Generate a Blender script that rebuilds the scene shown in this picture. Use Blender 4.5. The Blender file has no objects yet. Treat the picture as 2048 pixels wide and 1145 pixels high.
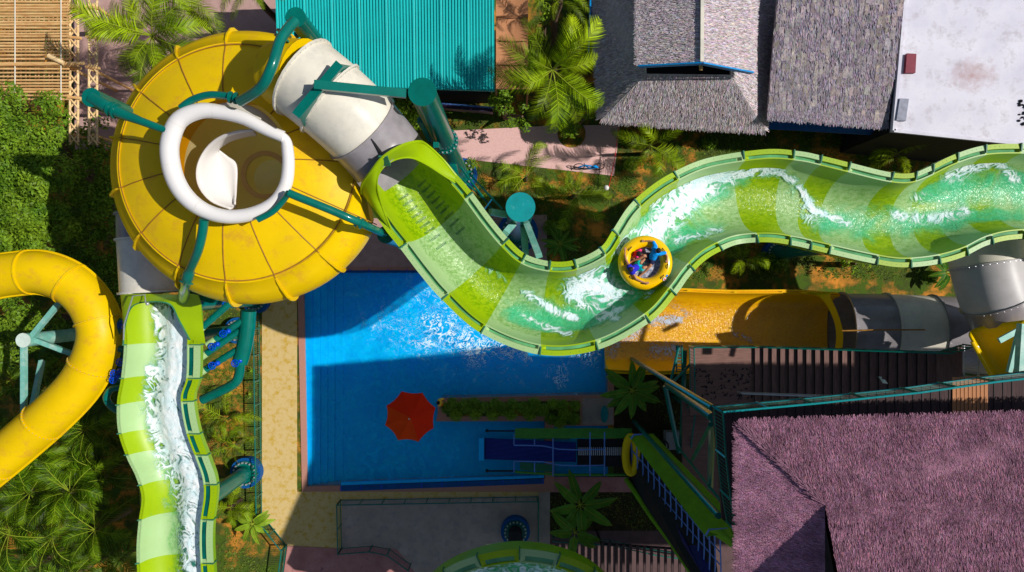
import bpy, math, random
from mathutils import Vector, Matrix
random.seed(7)
H=40.0; F=1365.33
sc=bpy.context.scene; COL=sc.collection
def P(px,py,z=0.0):
    k=(H-z)/F
    return Vector(((px-1024)*k,(572.5-py)*k,z))
def PX(v):
    k=F/(H-v[2]); return 1024+v[0]*k, 572.5-v[1]*k
def R(a,b): return random.uniform(a,b)
# ---------------------------------------------------------------- materials
def newmat(name):
    m=bpy.data.materials.new(name); m.use_nodes=True
    nt=m.node_tree; b=nt.nodes['Principled BSDF']; return m,nt,b
def mat(name,c,rough=.5,var=.12,scale=3.0,metal=0,bump=0,bscale=30,c2=None,stretch=None,coat=0,detail=5,spec=.22,thr=None,attr=False,dirt=None):
    m,nt,b=newmat(name); N=nt.nodes; L=nt.links
    b.inputs['Roughness'].default_value=rough; b.inputs['Metallic'].default_value=metal
    b.inputs['Specular IOR Level'].default_value=spec
    if coat: b.inputs['Coat Weight'].default_value=coat; b.inputs['Coat Roughness'].default_value=.08
    tc=N.new('ShaderNodeTexCoord'); mp=N.new('ShaderNodeMapping'); L.new(tc.outputs['Object'],mp.inputs[0])
    if stretch: mp.inputs['Scale'].default_value=stretch
    n=N.new('ShaderNodeTexNoise'); n.inputs['Scale'].default_value=scale; n.inputs['Detail'].default_value=detail; n.inputs['Roughness'].default_value=.62
    L.new(mp.outputs[0],n.inputs['Vector'])
    r=N.new('ShaderNodeValToRGB'); L.new(n.outputs['Fac'],r.inputs[0])
    if c2 is None:
        c2=[min(1,x*(1+var)) for x in c]; c1=[x*(1-var) for x in c]
    else: c1=c
    a,bb=thr if thr else (.3,.7)
    r.color_ramp.elements[0].position=a; r.color_ramp.elements[1].position=bb
    r.color_ramp.elements[0].color=(*c1,1); r.color_ramp.elements[1].color=(*c2,1)
    out=r.outputs[0]
    if dirt:
        n2=N.new('ShaderNodeTexNoise'); n2.inputs['Scale'].default_value=dirt[1]; n2.inputs['Detail'].default_value=9; n2.inputs['Roughness'].default_value=.7
        L.new(tc.outputs['Object'],n2.inputs['Vector'])
        r2=N.new('ShaderNodeValToRGB'); L.new(n2.outputs['Fac'],r2.inputs[0])
        r2.color_ramp.elements[0].position=dirt[2]; r2.color_ramp.elements[1].position=dirt[3]
        mx=N.new('ShaderNodeMix'); mx.data_type='RGBA'; L.new(r2.outputs[0],mx.inputs[0]); L.new(out,mx.inputs[6]); mx.inputs[7].default_value=(*dirt[0],1)
        out=mx.outputs[2]
    if attr:
        at=N.new('ShaderNodeAttribute'); at.attribute_name='tone'
        mx=N.new('ShaderNodeMix'); mx.data_type='RGBA'; mx.blend_type='MULTIPLY'; mx.inputs[0].default_value=1
        L.new(out,mx.inputs[6]); L.new(at.outputs['Color'],mx.inputs[7]); out=mx.outputs[2]
    L.new(out,b.inputs['Base Color'])
    if bump:
        nb=N.new('ShaderNodeTexNoise'); nb.inputs['Scale'].default_value=bscale; nb.inputs['Detail'].default_value=4
        L.new(mp.outputs[0],nb.inputs['Vector'])
        bp=N.new('ShaderNodeBump'); bp.inputs['Strength'].default_value=bump; bp.inputs['Distance'].default_value=.05
        L.new(nb.outputs['Fac'],bp.inputs['Height']); L.new(bp.outputs[0],b.inputs['Normal'])
    return m
def leafmat(name,c,c2,scale=2.0,rough=.45):
    m=mat(name,c,rough,scale=scale,c2=c2,attr=True,spec=.15)
    nt=m.node_tree; b=nt.nodes['Principled BSDF']; o=nt.nodes['Material Output']
    t=nt.nodes.new('ShaderNodeBsdfTranslucent'); src=b.inputs['Base Color'].links[0].from_socket
    nt.links.new(src,t.inputs[0])
    mx=nt.nodes.new('ShaderNodeMixShader'); mx.inputs[0].default_value=.28
    nt.links.new(b.outputs[0],mx.inputs[1]); nt.links.new(t.outputs[0],mx.inputs[2]); nt.links.new(mx.outputs[0],o.inputs[0])
    return m
M={}
M['lime']=mat('lime_fibreglass',(.27,.41,.0),.42,.08,.5,spec=.3,dirt=((.31,.44,.0),2.5,.6,.95))
M['pale']=mat('pale_green_fibreglass',(.33,.50,.22),.42,.06,.5,spec=.3,dirt=((.31,.47,.15),2.5,.6,.95))
M['limeout']=mat('lime_shell',(.22,.46,.01),.3,.12,.7,coat=.2)
M['finm']=mat('dark_green_fin',(.03,.16,.09),.4,.2,3)
M['glass']=mat('tinted_window',(.0,.10,.075),.08,.3,1.5,coat=.5)
M['glass2']=mat('tinted_pale_window',(.10,.33,.14),.1,.3,1.5,coat=.5)
M['yellow']=mat('yellow_fibreglass',(.76,.52,.0),.42,.10,.6,spec=.2,dirt=((.62,.25,.0),1.2,.55,.85))
M['yellow2']=mat('yellow_outer',(.78,.52,.0),.42,.08,.5,spec=.2,dirt=((.66,.36,.02),1.5,.52,.72))
M['flume']=mat('run_out_orange_yellow',(.86,.46,.0),.4,.10,.6)
M['exitm']=mat('exit_flange',(.62,.52,.34),.4,.1,2)
M['exitm2']=mat('exit_throat_glow',(.85,.68,.30),.3,.1,2)
M['ythin']=mat('yellow_thin_shell',(.74,.46,.0),.5,.08,.5)
M['olive']=mat('olive_inside',(.74,.60,.30),.2,.15,.9,coat=.4)
M['orangein']=mat('orange_inside',(.62,.26,.0),.25,.12,.9,coat=.2)
M['seam']=mat('seam_grime',(.30,.14,.02),.6,.3,6)
M['white']=mat('white_gelcoat',(.68,.66,.65),.2,.03,.6,coat=.3)
M['cream']=mat('cream_gelcoat',(.66,.62,.53),.35,.08,.8,dirt=((.40,.40,.38),1.5,.45,.9))
M['grey']=mat('grey_gelcoat',(.24,.22,.235),.3,.2,1.2,coat=.2,dirt=((.30,.28,.30),2.5,.5,.8))
M['lgrey']=mat('light_grey_gelcoat',(.44,.42,.43),.4,.1,1.2)
M['teal']=mat('teal_steel',(.0,.125,.10),.28,.15,2,coat=.4)
M['teal2']=mat('light_teal_cap',(.0,.23,.25),.5,.12,3,dirt=((.1,.35,.35),6,.6,.8))
M['tealpale']=mat('faded_teal_steel',(.16,.42,.36),.4,.15,3,dirt=((.5,.6,.55),2,.5,.8))
M['tealwhite']=mat('bleached_teal_cap',(.55,.66,.60),.5,.1,4)
M['bluep']=mat('blue_valve_paint',(.0,.06,.55),.3,.1,3,coat=.3)
M['blueconc']=mat('blue_concrete',(.0,.07,.26),.6,.2,4)
M['steel']=mat('galvanised_steel',(.45,.47,.50),.35,.15,6,metal=.5)
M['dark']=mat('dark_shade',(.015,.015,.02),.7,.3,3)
M['black']=mat('black_rubber',(.012,.012,.014),.5,.2,5)
M['roofteal']=mat('teal_sheet_metal',(.01,.44,.44),.55,.06,.6,dirt=((.02,.33,.34),3,.5,.95))
M['canvas']=mat('brown_canvas',(.42,.19,.09),.85,.12,1.2,bump=.3,bscale=60)
M['thA']=mat('grey_thatch',(.42,.37,.38),.9,scale=6,c2=(.70,.63,.64),bump=.5,bscale=20,attr=True)
M['thB']=mat('mauve_thatch',(.20,.18,.22),.9,scale=3,c2=(.40,.35,.39),bump=.6,bscale=25,attr=True)
M['thT']=mat('purple_thatch',(.15,.07,.105),.9,scale=1.6,c2=(.36,.175,.245),bump=.6,bscale=25,attr=True)
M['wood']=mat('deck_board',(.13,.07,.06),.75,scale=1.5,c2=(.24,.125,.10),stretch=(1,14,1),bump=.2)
M['woodd']=mat('shaded_deck_board',(.035,.02,.022),.8,scale=1.5,c2=(.075,.045,.045),stretch=(14,1,1),bump=.2)  # boards darkened to stand in for shade on the upper deck
M['woodv']=mat('deck_board_cross',(.11,.06,.055),.75,scale=1.5,c2=(.22,.12,.10),stretch=(14,1,1),bump=.2)
M['bamboo']=mat('bamboo',(.52,.25,.08),.6,scale=2,c2=(.75,.52,.24),stretch=(1,8,1))
M['bamboo2']=mat('bamboo_pale',(.60,.40,.18),.6,scale=3,c2=(.80,.60,.34))
M['bluepaint']=mat('blue_painted_board',(.0,.22,.55),.4,.1,3)
M['wroof']=mat('white_concrete_roof',(.54,.52,.62),.8,scale=.7,c2=(.72,.71,.78),bump=.1,dirt=((.34,.30,.34),1.4,.50,.78))
def stain():
    nt=M['wroof'].node_tree;N=nt.nodes;L=nt.links;b=N['Principled BSDF'];src=b.inputs['Base Color'].links[0].from_socket
    tc=N.new('ShaderNodeTexCoord');c=P(1945,150,5.5)
    mp=N.new('ShaderNodeMapping');mp.inputs['Location'].default_value=(-c.x,-c.y*1.5,0);mp.inputs['Scale'].default_value=(1,1.5,0);L.new(tc.outputs['Object'],mp.inputs[0])
    ln=N.new('ShaderNodeVectorMath');ln.operation='LENGTH';L.new(mp.outputs[0],ln.inputs[0])
    n=N.new('ShaderNodeTexNoise');n.inputs['Scale'].default_value=2.2;n.inputs['Detail'].default_value=10;n.inputs['Roughness'].default_value=.75;L.new(tc.outputs['Object'],n.inputs['Vector'])
    a=N.new('ShaderNodeMath');a.operation='MULTIPLY_ADD';L.new(ln.outputs['Value'],a.inputs[0]);a.inputs[1].default_value=-.28;L.new(n.outputs['Fac'],a.inputs[2])
    r=N.new('ShaderNodeMapRange');L.new(a.outputs[0],r.inputs[0]);r.inputs[1].default_value=.12;r.inputs[2].default_value=.55;r.inputs[4].default_value=.7
    m=N.new('ShaderNodeMix');m.data_type='RGBA';L.new(r.outputs[0],m.inputs[0]);L.new(src,m.inputs[6]);m.inputs[7].default_value=(.36,.19,.17,1)
    L.new(m.outputs[2],b.inputs['Base Color'])
stain()
M['maroon']=mat('maroon_hatch',(.20,.03,.05),.6,.15,4)
M['greyhatch']=mat('grey_hatch',(.25,.26,.33),.6,.25,4)
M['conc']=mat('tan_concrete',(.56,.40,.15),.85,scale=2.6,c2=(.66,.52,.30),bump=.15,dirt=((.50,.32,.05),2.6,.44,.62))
M['conc2d']=mat('shaded_court',(.10,.06,.06),.85,.2,2)  # court colour darkened in place of shade falling on it
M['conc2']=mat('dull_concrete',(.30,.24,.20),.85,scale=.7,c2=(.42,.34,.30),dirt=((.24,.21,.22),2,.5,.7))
M['pink']=mat('pink_paving',(.58,.34,.32),.85,scale=14,c2=(.72,.47,.44),bump=.1,bscale=80)
M['border']=mat('pebble_border',(.36,.16,.12),.85,scale=22,c2=(.50,.26,.20),bump=.2,bscale=80)
M['redpave']=mat('red_paving',(.30,.12,.11),.8,scale=1.5,c2=(.46,.22,.20),dirt=((.2,.08,.09),3,.55,.7))
M['mauve']=mat('mauve_paving',(.36,.22,.20),.85,scale=2,c2=(.46,.30,.27))
M['basin']=mat('pool_paint',(.0,.50,1.0),.4,.10,.8)
M['basinlight']=mat('pool_paint_light',(.0,.42,.95),.4,.08,.8)
M['groove']=mat('pool_step_line',(.0,.06,.35),.5,.1,1)
M['skin']=mat('skin',(.42,.20,.11),.5,.08,6)
M['hair']=mat('hair',(.012,.01,.01),.5,.3,20)
M['shirt']=mat('blue_shirt',(.0,.27,.75),.8,.1,8)
M['royal']=mat('royal_blue_vest',(.02,.02,.50),.8,.1,8)
M['aqua']=mat('aqua_shorts',(.0,.55,.55),.8,.1,8)
M['navy']=mat('navy_shorts',(.01,.012,.05),.8,.1,8)
M['redcl']=mat('red_swimsuit',(.80,.03,.03),.8,.1,8)
M['pinkcl']=mat('pink_float',(.80,.03,.22),.6,.1,8)
M['raftf']=mat('raft_floor',(.16,.18,.25),.4,scale=9,c2=(.55,.56,.66),thr=(.45,.62),bump=.4,bscale=14)
M['raft']=mat('raft_vinyl',(.86,.50,.0),.2,.06,1.5,coat=.6)
M['umb']=mat('red_umbrella_cloth',(.98,.02,.0),.8,.08,2)
M['umb2']=mat('orange_umbrella_cloth',(.98,.06,.0),.8,.08,2)
for q in('umb','umb2'):
    nt=M[q].node_tree;b=nt.nodes['Principled BSDF'];o=nt.nodes['Material Output'];t=nt.nodes.new('ShaderNodeBsdfTranslucent');t.inputs[0].default_value=(.95,.08,0,1)
    mx=nt.nodes.new('ShaderNodeMixShader');mx.inputs[0].default_value=.2;nt.links.new(b.outputs[0],mx.inputs[1]);nt.links.new(t.outputs[0],mx.inputs[2]);nt.links.new(mx.outputs[0],o.inputs[0])
M['gcloth']=mat('green_shade_cloth',(.05,.21,.03),.8,.15,3,bump=.3,bscale=12)
M['gcloth2']=mat('lime_shade_cloth',(.13,.30,.01),.8,.15,3,bump=.3,bscale=12)
M['bpipe']=mat('blue_pipe',(.10,.22,.62),.35,.1,4)
M['belt']=mat('navy_belt',(.012,.016,.13),.6,.15,4)
M['soil']=mat('soil',(.05,.07,.012),.95,scale=.45,c2=(.60,.23,.03),thr=(.47,.62),bump=.5,bscale=9,detail=9,dirt=((.055,.10,.008),1.1,.46,.56))
M['shadesoil']=mat('shade_dark_soil',(.012,.018,.006),.95,scale=2,c2=(.05,.03,.012))  # soil darkened to carry the shade near the conveyor in its colour
M['grassm']=leafmat('grass_blades',(.09,.17,.015),(.20,.26,.03))
M['leafD']=leafmat('tree_leaves',(.07,.17,.01),(.22,.34,.02),.9)
M['leafP']=leafmat('palm_leaves',(.11,.22,.004),(.36,.46,.006),.8)
M['leafY']=leafmat('bright_leaves',(.14,.27,.012),(.26,.38,.02),1.2)
M['leafB']=leafmat('banana_leaves',(.05,.17,.015),(.11,.26,.02),.8)
M['bark']=mat('bark',(.14,.09,.06),.9,.3,8,bump=.5)
M['rib']=mat('leaf_rib',(.24,.30,.02),.6,.1,4)
M['hullin']=mat('slide_interior_dark',(.02,.022,.02),.3,.2,2,coat=.3)
def watermat(name,deep,clear,foamc=(.80,.86,.90),bumpS=.5,bs=6,alpha=(.25,.9),glint=.05,fs=1.1,stretch=None,tint=(.70,.90,.62),ft=(.88,1.45),spec=.2,ridge=(-3.5,.28)):
    m,nt,b=newmat(name); N=nt.nodes;L=nt.links;o=N['Material Output']
    tc=N.new('ShaderNodeTexCoord')
    fo=N.new('ShaderNodeAttribute'); fo.attribute_name='foam'; we=N.new('ShaderNodeAttribute'); we.attribute_name='wet'
    nz=N.new('ShaderNodeTexNoise'); nz.inputs['Scale'].default_value=fs; nz.inputs['Detail'].default_value=7; nz.inputs['Roughness'].default_value=.62; nz.inputs['Distortion'].default_value=1.2
    L.new(tc.outputs['Object'],nz.inputs['Vector'])
    nr=N.new('ShaderNodeTexNoise'); nr.inputs['Scale'].default_value=fs*1.6; nr.inputs['Detail'].default_value=6; nr.inputs['Distortion'].default_value=2.2; L.new(tc.outputs['Object'],nr.inputs['Vector'])
    # ridged streaks
    s1=N.new('ShaderNodeMath'); s1.operation='SUBTRACT'; L.new(nr.outputs['Fac'],s1.inputs[0]); s1.inputs[1].default_value=.5
    s2=N.new('ShaderNodeMath'); s2.operation='ABSOLUTE'; L.new(s1.outputs[0],s2.inputs[0])
    s3=N.new('ShaderNodeMath'); s3.operation='MULTIPLY_ADD'; L.new(s2.outputs[0],s3.inputs[0]); s3.inputs[1].default_value=ridge[0]; s3.inputs[2].default_value=ridge[1]
    a1=N.new('ShaderNodeMath'); a1.operation='ADD'; L.new(nz.outputs['Fac'],a1.inputs[0]); L.new(s3.outputs[0],a1.inputs[1])
    a2=N.new('ShaderNodeMath'); a2.operation='MULTIPLY_ADD'; L.new(fo.outputs['Fac'],a2.inputs[0]); a2.inputs[1].default_value=.95; L.new(a1.outputs[0],a2.inputs[2])
    fr=N.new('ShaderNodeMapRange'); fr.interpolation_type='SMOOTHSTEP'; L.new(a2.outputs[0],fr.inputs[0]); fr.inputs[1].default_value=ft[0]; fr.inputs[2].default_value=ft[1]
    # water body
    wr=N.new('ShaderNodeMath'); wr.operation='MULTIPLY_ADD'; L.new(nz.outputs['Fac'],wr.inputs[0]); wr.inputs[1].default_value=1.1; L.new(we.outputs['Fac'],wr.inputs[2])
    wa=N.new('ShaderNodeMapRange'); wa.interpolation_type='SMOOTHSTEP'; L.new(wr.outputs[0],wa.inputs[0]); wa.inputs[1].default_value=.75; wa.inputs[2].default_value=1.35; wa.inputs[3].default_value=alpha[0]; wa.inputs[4].default_value=alpha[1]
    nb=N.new('ShaderNodeTexNoise'); nb.inputs['Scale'].default_value=bs; nb.inputs['Detail'].default_value=3; nb.inputs['Distortion'].default_value=.8; L.new(tc.outputs['Object'],nb.inputs['Vector'])
    bp=N.new('ShaderNodeBump'); bp.inputs['Strength'].default_value=bumpS; bp.inputs['Distance'].default_value=.12; L.new(nb.outputs['Fac'],bp.inputs['Height'])
    cm=N.new('ShaderNodeMix'); cm.data_type='RGBA'; cm.inputs[6].default_value=(*deep,1); cm.inputs[7].default_value=(*clear,1); L.new(nb.outputs['Fac'],cm.inputs[0])
    cf=N.new('ShaderNodeMix'); cf.data_type='RGBA'; L.new(fr.outputs[0],cf.inputs[0]); L.new(cm.outputs[2],cf.inputs[6]); fc=N.new('ShaderNodeMix'); fc.data_type='RGBA'; fn=N.new('ShaderNodeTexNoise'); fn.inputs['Scale'].default_value=fs*2.2; fn.inputs['Detail'].default_value=9; fn.inputs['Roughness'].default_value=.75; L.new(tc.outputs['Object'],fn.inputs['Vector']); fq=N.new('ShaderNodeMapRange'); L.new(fn.outputs['Fac'],fq.inputs[0]); fq.inputs[1].default_value=.36; fq.inputs[2].default_value=.60; L.new(fq.outputs[0],fc.inputs[0]); fc.inputs[6].default_value=(foamc[0]*.68,foamc[1]*.88,foamc[2]*.92,1); fc.inputs[7].default_value=(*foamc,1); L.new(fc.outputs[2],cf.inputs[7])
    L.new(cf.outputs[2],b.inputs['Base Color']); L.new(fr.outputs[0],(rm:=N.new('ShaderNodeMapRange')).inputs[0]); rm.inputs[3].default_value=.22; rm.inputs[4].default_value=.95; L.new(rm.outputs[0],b.inputs['Roughness']); b.inputs['Specular IOR Level'].default_value=spec; L.new(bp.outputs[0],b.inputs['Normal'])
    gl=N.new('ShaderNodeBsdfGlossy'); gl.inputs['Roughness'].default_value=.22; L.new(bp.outputs[0],gl.inputs['Normal']); gl.inputs[0].default_value=(1,1,1,1)
    tr=N.new('ShaderNodeBsdfTransparent')
    rr_=N.new('ShaderNodeMapRange'); L.new(nb.outputs['Fac'],rr_.inputs[0]); rr_.inputs[1].default_value=.40; rr_.inputs[2].default_value=.56
    tm=N.new('ShaderNodeMix'); tm.data_type='RGBA'; L.new(rr_.outputs[0],tm.inputs[0]); tm.inputs[6].default_value=(*tint,1); tm.inputs[7].default_value=(1,1,1,1); L.new(tm.outputs[2],tr.inputs[0])  # light and dark of the ripples painted into the see-through tint
    m0=N.new('ShaderNodeMixShader'); m0.inputs[0].default_value=glint; L.new(tr.outputs[0],m0.inputs[1]); L.new(gl.outputs[0],m0.inputs[2])
    # presence
    al=N.new('ShaderNodeMath'); al.operation='MAXIMUM'; L.new(wa.outputs[0],al.inputs[0]); L.new(fr.outputs[0],al.inputs[1])
    m1=N.new('ShaderNodeMixShader'); L.new(al.outputs[0],m1.inputs[0]); L.new(m0.outputs[0],m1.inputs[1]); L.new(b.outputs[0],m1.inputs[2])
    ed=N.new('ShaderNodeMapRange'); ed.interpolation_type='SMOOTHSTEP'; L.new(wr.outputs[0],ed.inputs[0]); ed.inputs[1].default_value=.15; ed.inputs[2].default_value=.45
    m2=N.new('ShaderNodeMixShader'); L.new(ed.outputs[0],m2.inputs[0]); t2=N.new('ShaderNodeBsdfTransparent'); L.new(t2.outputs[0],m2.inputs[1]); L.new(m1.outputs[0],m2.inputs[2])
    L.new(m2.outputs[0],o.inputs[0]); return m
M['water']=watermat('rushing_water',(.0,.45,.20),(.10,.76,.42),alpha=(.0,.62),bs=8,bumpS=.4,glint=.018,fs=.85,tint=(.74,.84,.66))
M['water2']=watermat('white_water',(.0,.20,.20),(.08,.50,.42),alpha=(.10,.9),bs=5,bumpS=.16,glint=.02,fs=.8,ft=(.72,1.40),foamc=(1.0,1.0,1.0))
M['waterp']=watermat('pool_water_surface',(.0,.33,1.0),(.0,.70,1.0),foamc=(.82,.90,.98),bs=2.6,bumpS=.3,alpha=(.3,.75),glint=.008,fs=1.25,tint=(.85,.95,1.0),ft=(1.0,1.42),spec=.06,ridge=(-6.0,.40))
def addtrans(k,w,col):
    nt=M[k].node_tree;b=nt.nodes['Principled BSDF'];o=nt.nodes['Material Output'];t=nt.nodes.new('ShaderNodeBsdfTranslucent');t.inputs[0].default_value=(*col,1)
    mx=nt.nodes.new('ShaderNodeMixShader');mx.inputs[0].default_value=w;nt.links.new(b.outputs[0],mx.inputs[1]);nt.links.new(t.outputs[0],mx.inputs[2]);nt.links.new(mx.outputs[0],o.inputs[0])
addtrans('yellow2',.12,(.95,.75,.2));addtrans('olive',.65,(1,.85,.45));addtrans('orangein',.5,(1,.7,.2));addtrans('ythin',.85,(1,.85,.4));addtrans('exitm2',.7,(1,.9,.5))
M['watery']=watermat('runout_water',(.62,.34,.0),(.75,.45,.02),foamc=(.6,.62,.75),alpha=(.03,.25),bs=9,glint=.05,tint=(.88,.80,.6))
# ---------------------------------------------------------------- object helpers
def props(o,label=None,cat=None,group=None,kind=None):
    if label: o['label']=label
    if cat: o['category']=cat
    if group: o['group']=group
    if kind: o['kind']=kind
    return o
def thing(name,label,cat,loc=(0,0,0),group=None,kind=None):
    o=bpy.data.objects.new(name,None); COL.objects.link(o); o.location=loc; o.empty_display_size=.3
    return props(o,label,cat,group,kind)
def relink(o,parent):
    o.parent=parent
    t=Vector((0,0,0)); p=parent
    if not p.parent: t=Vector(p.location)
    o.matrix_parent_inverse=Matrix.Translation(-t)
SPLIT={'fascia_board','top_rail','bottom_rail','rail','gusset','cross_peg','cradle_strut','joint_flange','leg','column','brace','chord','beam','stile','divider','post','rung','arm','side_flange','armbands','side_plate','entry_hoop','water_pipe','support_leg','panel_reed'}
class MB:
    def __init__(s): s.v=[];s.f=[];s.mi=[];s.tone=[];s.cur=0;s.t=1.0
    def vert(s,p): s.v.append(tuple(p)); s.tone.append(s.t); return len(s.v)-1
    def face(s,*i): s.f.append(i); s.mi.append(s.cur)
    def poly(s,pts): s.face(*[s.vert(p) for p in pts])
    def box(s,c,d,rz=0,dirv=None):
        c=Vector(c); ca,sa=math.cos(rz),math.sin(rz); ids=[]
        for z in(-1,1):
            for x,y in((-1,-1),(1,-1),(1,1),(-1,1)):
                X=x*d[0]/2;Y=y*d[1]/2; ids.append(s.vert((c.x+X*ca-Y*sa,c.y+X*sa+Y*ca,c.z+z*d[2]/2)))
        a=ids
        for q in((3,2,1,0),(4,5,6,7),(0,1,5,4),(1,2,6,5),(2,3,7,6),(3,0,4,7)): s.face(*[a[i] for i in q])
    def prism(s,pts,z0,z1):
        n=len(pts); A=sum(pts[i][0]*pts[(i+1)%n][1]-pts[(i+1)%n][0]*pts[i][1] for i in range(n))
        if A<0: pts=pts[::-1]
        b=[s.vert((p[0],p[1],z0)) for p in pts]; t=[s.vert((p[0],p[1],z1)) for p in pts]
        s.face(*t); s.face(*b[::-1])
        for i in range(n): j=(i+1)%n; s.face(b[i],b[j],t[j],t[i])
    def slab(s,pts,th):   # arbitrary top polygon (3D, ccw from above), thickness down
        n=len(pts); A=sum(pts[i][0]*pts[(i+1)%n][1]-pts[(i+1)%n][0]*pts[i][1] for i in range(n))
        if A<0: pts=pts[::-1]
        t=[s.vert(p) for p in pts]; b=[s.vert((p[0],p[1],p[2]-th)) for p in pts]
        s.face(*t); s.face(*b[::-1])
        for i in range(n): j=(i+1)%n; s.face(b[i],b[j],t[j],t[i])
    def bar(s,p0,p1,w,h=None):
        p0=Vector(p0);p1=Vector(p1);h=h or w;d=(p1-p0).normalized()
        up=Vector((0,0,1)) if abs(d.z)<.95 else Vector((1,0,0))
        x=d.cross(up).normalized()*w/2; y=x.cross(d).normalized()*h/2
        a=[s.vert(p) for p in(p0-x-y,p0+x-y,p0+x+y,p0-x+y,p1-x-y,p1+x-y,p1+x+y,p1-x+y)]
        for q in((0,1,2,3),(7,6,5,4),(1,0,4,5),(2,1,5,6),(3,2,6,7),(0,3,7,4)): s.face(*[a[i] for i in q])
    def tube(s,path,r,n=10,closed=False,caps=True,sq=1.0):
        path=[Vector(p) for p in path]; m=len(path); rr=r if hasattr(r,'__len__') else [r]*m
        rings=[]; prev=None
        for i,p in enumerate(path):
            if closed: d=(path[(i+1)%m]-path[i-1])
            else: d=path[min(i+1,m-1)]-path[max(i-1,0)]
            d.normalize()
            if prev is None:
                up=Vector((0,0,1)) if abs(d.z)<.9 else Vector((0,1,0))
                x=d.cross(up).normalized()
            else:
                x=(prev-d*prev.dot(d)).normalized()
            prev=x; y=x.cross(d)
            rings.append([s.vert(p+x*rr[i]*math.cos(2*math.pi*k/n)+y*rr[i]*sq*math.sin(2*math.pi*k/n)) for k in range(n)])
        L=m if closed else m-1
        for i in range(L):
            a=rings[i];b=rings[(i+1)%m]
            for k in range(n): s.face(a[k],b[k],b[(k+1)%n],a[(k+1)%n])
        if caps and not closed: s.face(*rings[0]); s.face(*rings[-1][::-1])
    def cyl(s,c,r,h,n=24):  # base at c
        c=Vector(c); s.tube([c,c+Vector((0,0,h))],r,n)
    def lathe(s,c,prof,n=48,closed=False):
        c=Vector(c); rings=[[s.vert((c.x+r*math.cos(2*math.pi*k/n),c.y+r*math.sin(2*math.pi*k/n),c.z+z)) for k in range(n)] for r,z in prof]
        for i in range(len(rings)-1):
            a=rings[i];b=rings[i+1]
            for k in range(n): s.face(a[k],a[(k+1)%n],b[(k+1)%n],b[k])
    def ball(s,c,r,n=12,m=8):
        c=Vector(c); r=r if hasattr(r,'__len__') else (r,r,r); rings=[]
        for j in range(1,m):
            a=math.pi*j/m; rings.append([s.vert((c.x+r[0]*math.sin(a)*math.cos(2*math.pi*k/n),c.y+r[1]*math.sin(a)*math.sin(2*math.pi*k/n),c.z+r[2]*math.cos(a))) for k in range(n)])
        t=s.vert((c.x,c.y,c.z+r[2]));b=s.vert((c.x,c.y,c.z-r[2]))
        for k in range(n):
            s.face(t,rings[0][k],rings[0][(k+1)%n]); s.face(b,rings[-1][(k+1)%n],rings[-1][k])
            for j in range(m-2): s.face(rings[j][k],rings[j+1][k],rings[j+1][(k+1)%n],rings[j][(k+1)%n])
    def build(s,name,mats,parent=None,smooth=False,angle=40,attrs=None):
        if name in SPLIT and not attrs:
            par=list(range(len(s.v)))
            def fd(i):
                while par[i]!=i: par[i]=par[par[i]]; i=par[i]
                return i
            for f in s.f:
                for q in f[1:]: par[fd(q)]=fd(f[0])
            comp={}
            for f,m in zip(s.f,s.mi): comp.setdefault(fd(f[0]),[]).append((f,m))
            if 1<len(comp)<=100:
                o=None
                for fs_ in comp.values():
                    nb=MB(); mp={}
                    for f,m in fs_:
                        nb.cur=m; ids=[]
                        for q in f:
                            if q not in mp: nb.t=s.tone[q]; mp[q]=nb.vert(s.v[q])
                            ids.append(mp[q])
                        nb.face(*ids)
                    o=nb._build(name,mats,parent,smooth,angle,None)
                return o
        return s._build(name,mats,parent,smooth,angle,attrs)
    def _build(s,name,mats,parent=None,smooth=False,angle=40,attrs=None):
        me=bpy.data.meshes.new(name); me.from_pydata(s.v,[],s.f)
        if not isinstance(mats,(list,tuple)): mats=[mats]
        for m in mats: me.materials.append(m)
        me.polygons.foreach_set('material_index',s.mi)
        at=me.color_attributes.new('tone','FLOAT_COLOR','POINT')
        fl=[]; 
        for t in s.tone: fl+= [t,t,t,1] if not hasattr(t,'__len__') else [t[0],t[1],t[2],1]
        at.data.foreach_set('color',fl)
        if attrs:
            for k,vals in attrs.items():
                a=me.attributes.new(k,'FLOAT','POINT'); a.data.foreach_set('value',vals)
        if smooth:
            me.polygons.foreach_set('use_smooth',[True]*len(me.polygons)); me.update()
            if angle<180: me.set_sharp_from_angle(angle=math.radians(angle))
        me.update()
        o=bpy.data.objects.new(name,me); COL.objects.link(o)
        if parent: relink(o,parent)
        return o
def cr(pts,n=8,closed=False):
    """Catmull-Rom through tuples"""
    out=[]; m=len(pts); rng=range(m) if closed else range(m-1)
    g=lambda i: pts[i%m] if closed else pts[max(0,min(m-1,i))]
    for i in rng:
        a,b,c,d=g(i-1),g(i),g(i+1),g(i+2)
        for j in range(n):
            t=j/n; out.append(tuple(.5*((2*q)+(-p+r)*t+(2*p-5*q+4*r-s)*t*t+(-p+3*q-3*r+s)*t**3) for p,q,r,s in zip(a,b,c,d)))
    if not closed: out.append(tuple(pts[-1]))
    return out
def crat(pts,t):
    m=len(pts); i=max(0,min(m-2,int(t))); t-=i
    g=lambda i: pts[max(0,min(m-1,i))]
    a,b,c,d=g(i-1),g(i),g(i+1),g(i+2)
    return tuple(.5*((2*q)+(-p+r)*t+(2*p-5*q+4*r-s)*t*t+(-p+3*q-3*r+s)*t**3) for p,q,r,s in zip(a,b,c,d))
def segd(px,py,s):
    x0,y0,x1,y1=s[:4]; dx,dy=x1-x0,y1-y0; L=dx*dx+dy*dy
    t=0 if L==0 else max(0,min(1,((px-x0)*dx+(py-y0)*dy)/L))
    return math.hypot(px-x0-t*dx,py-y0-t*dy)
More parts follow.
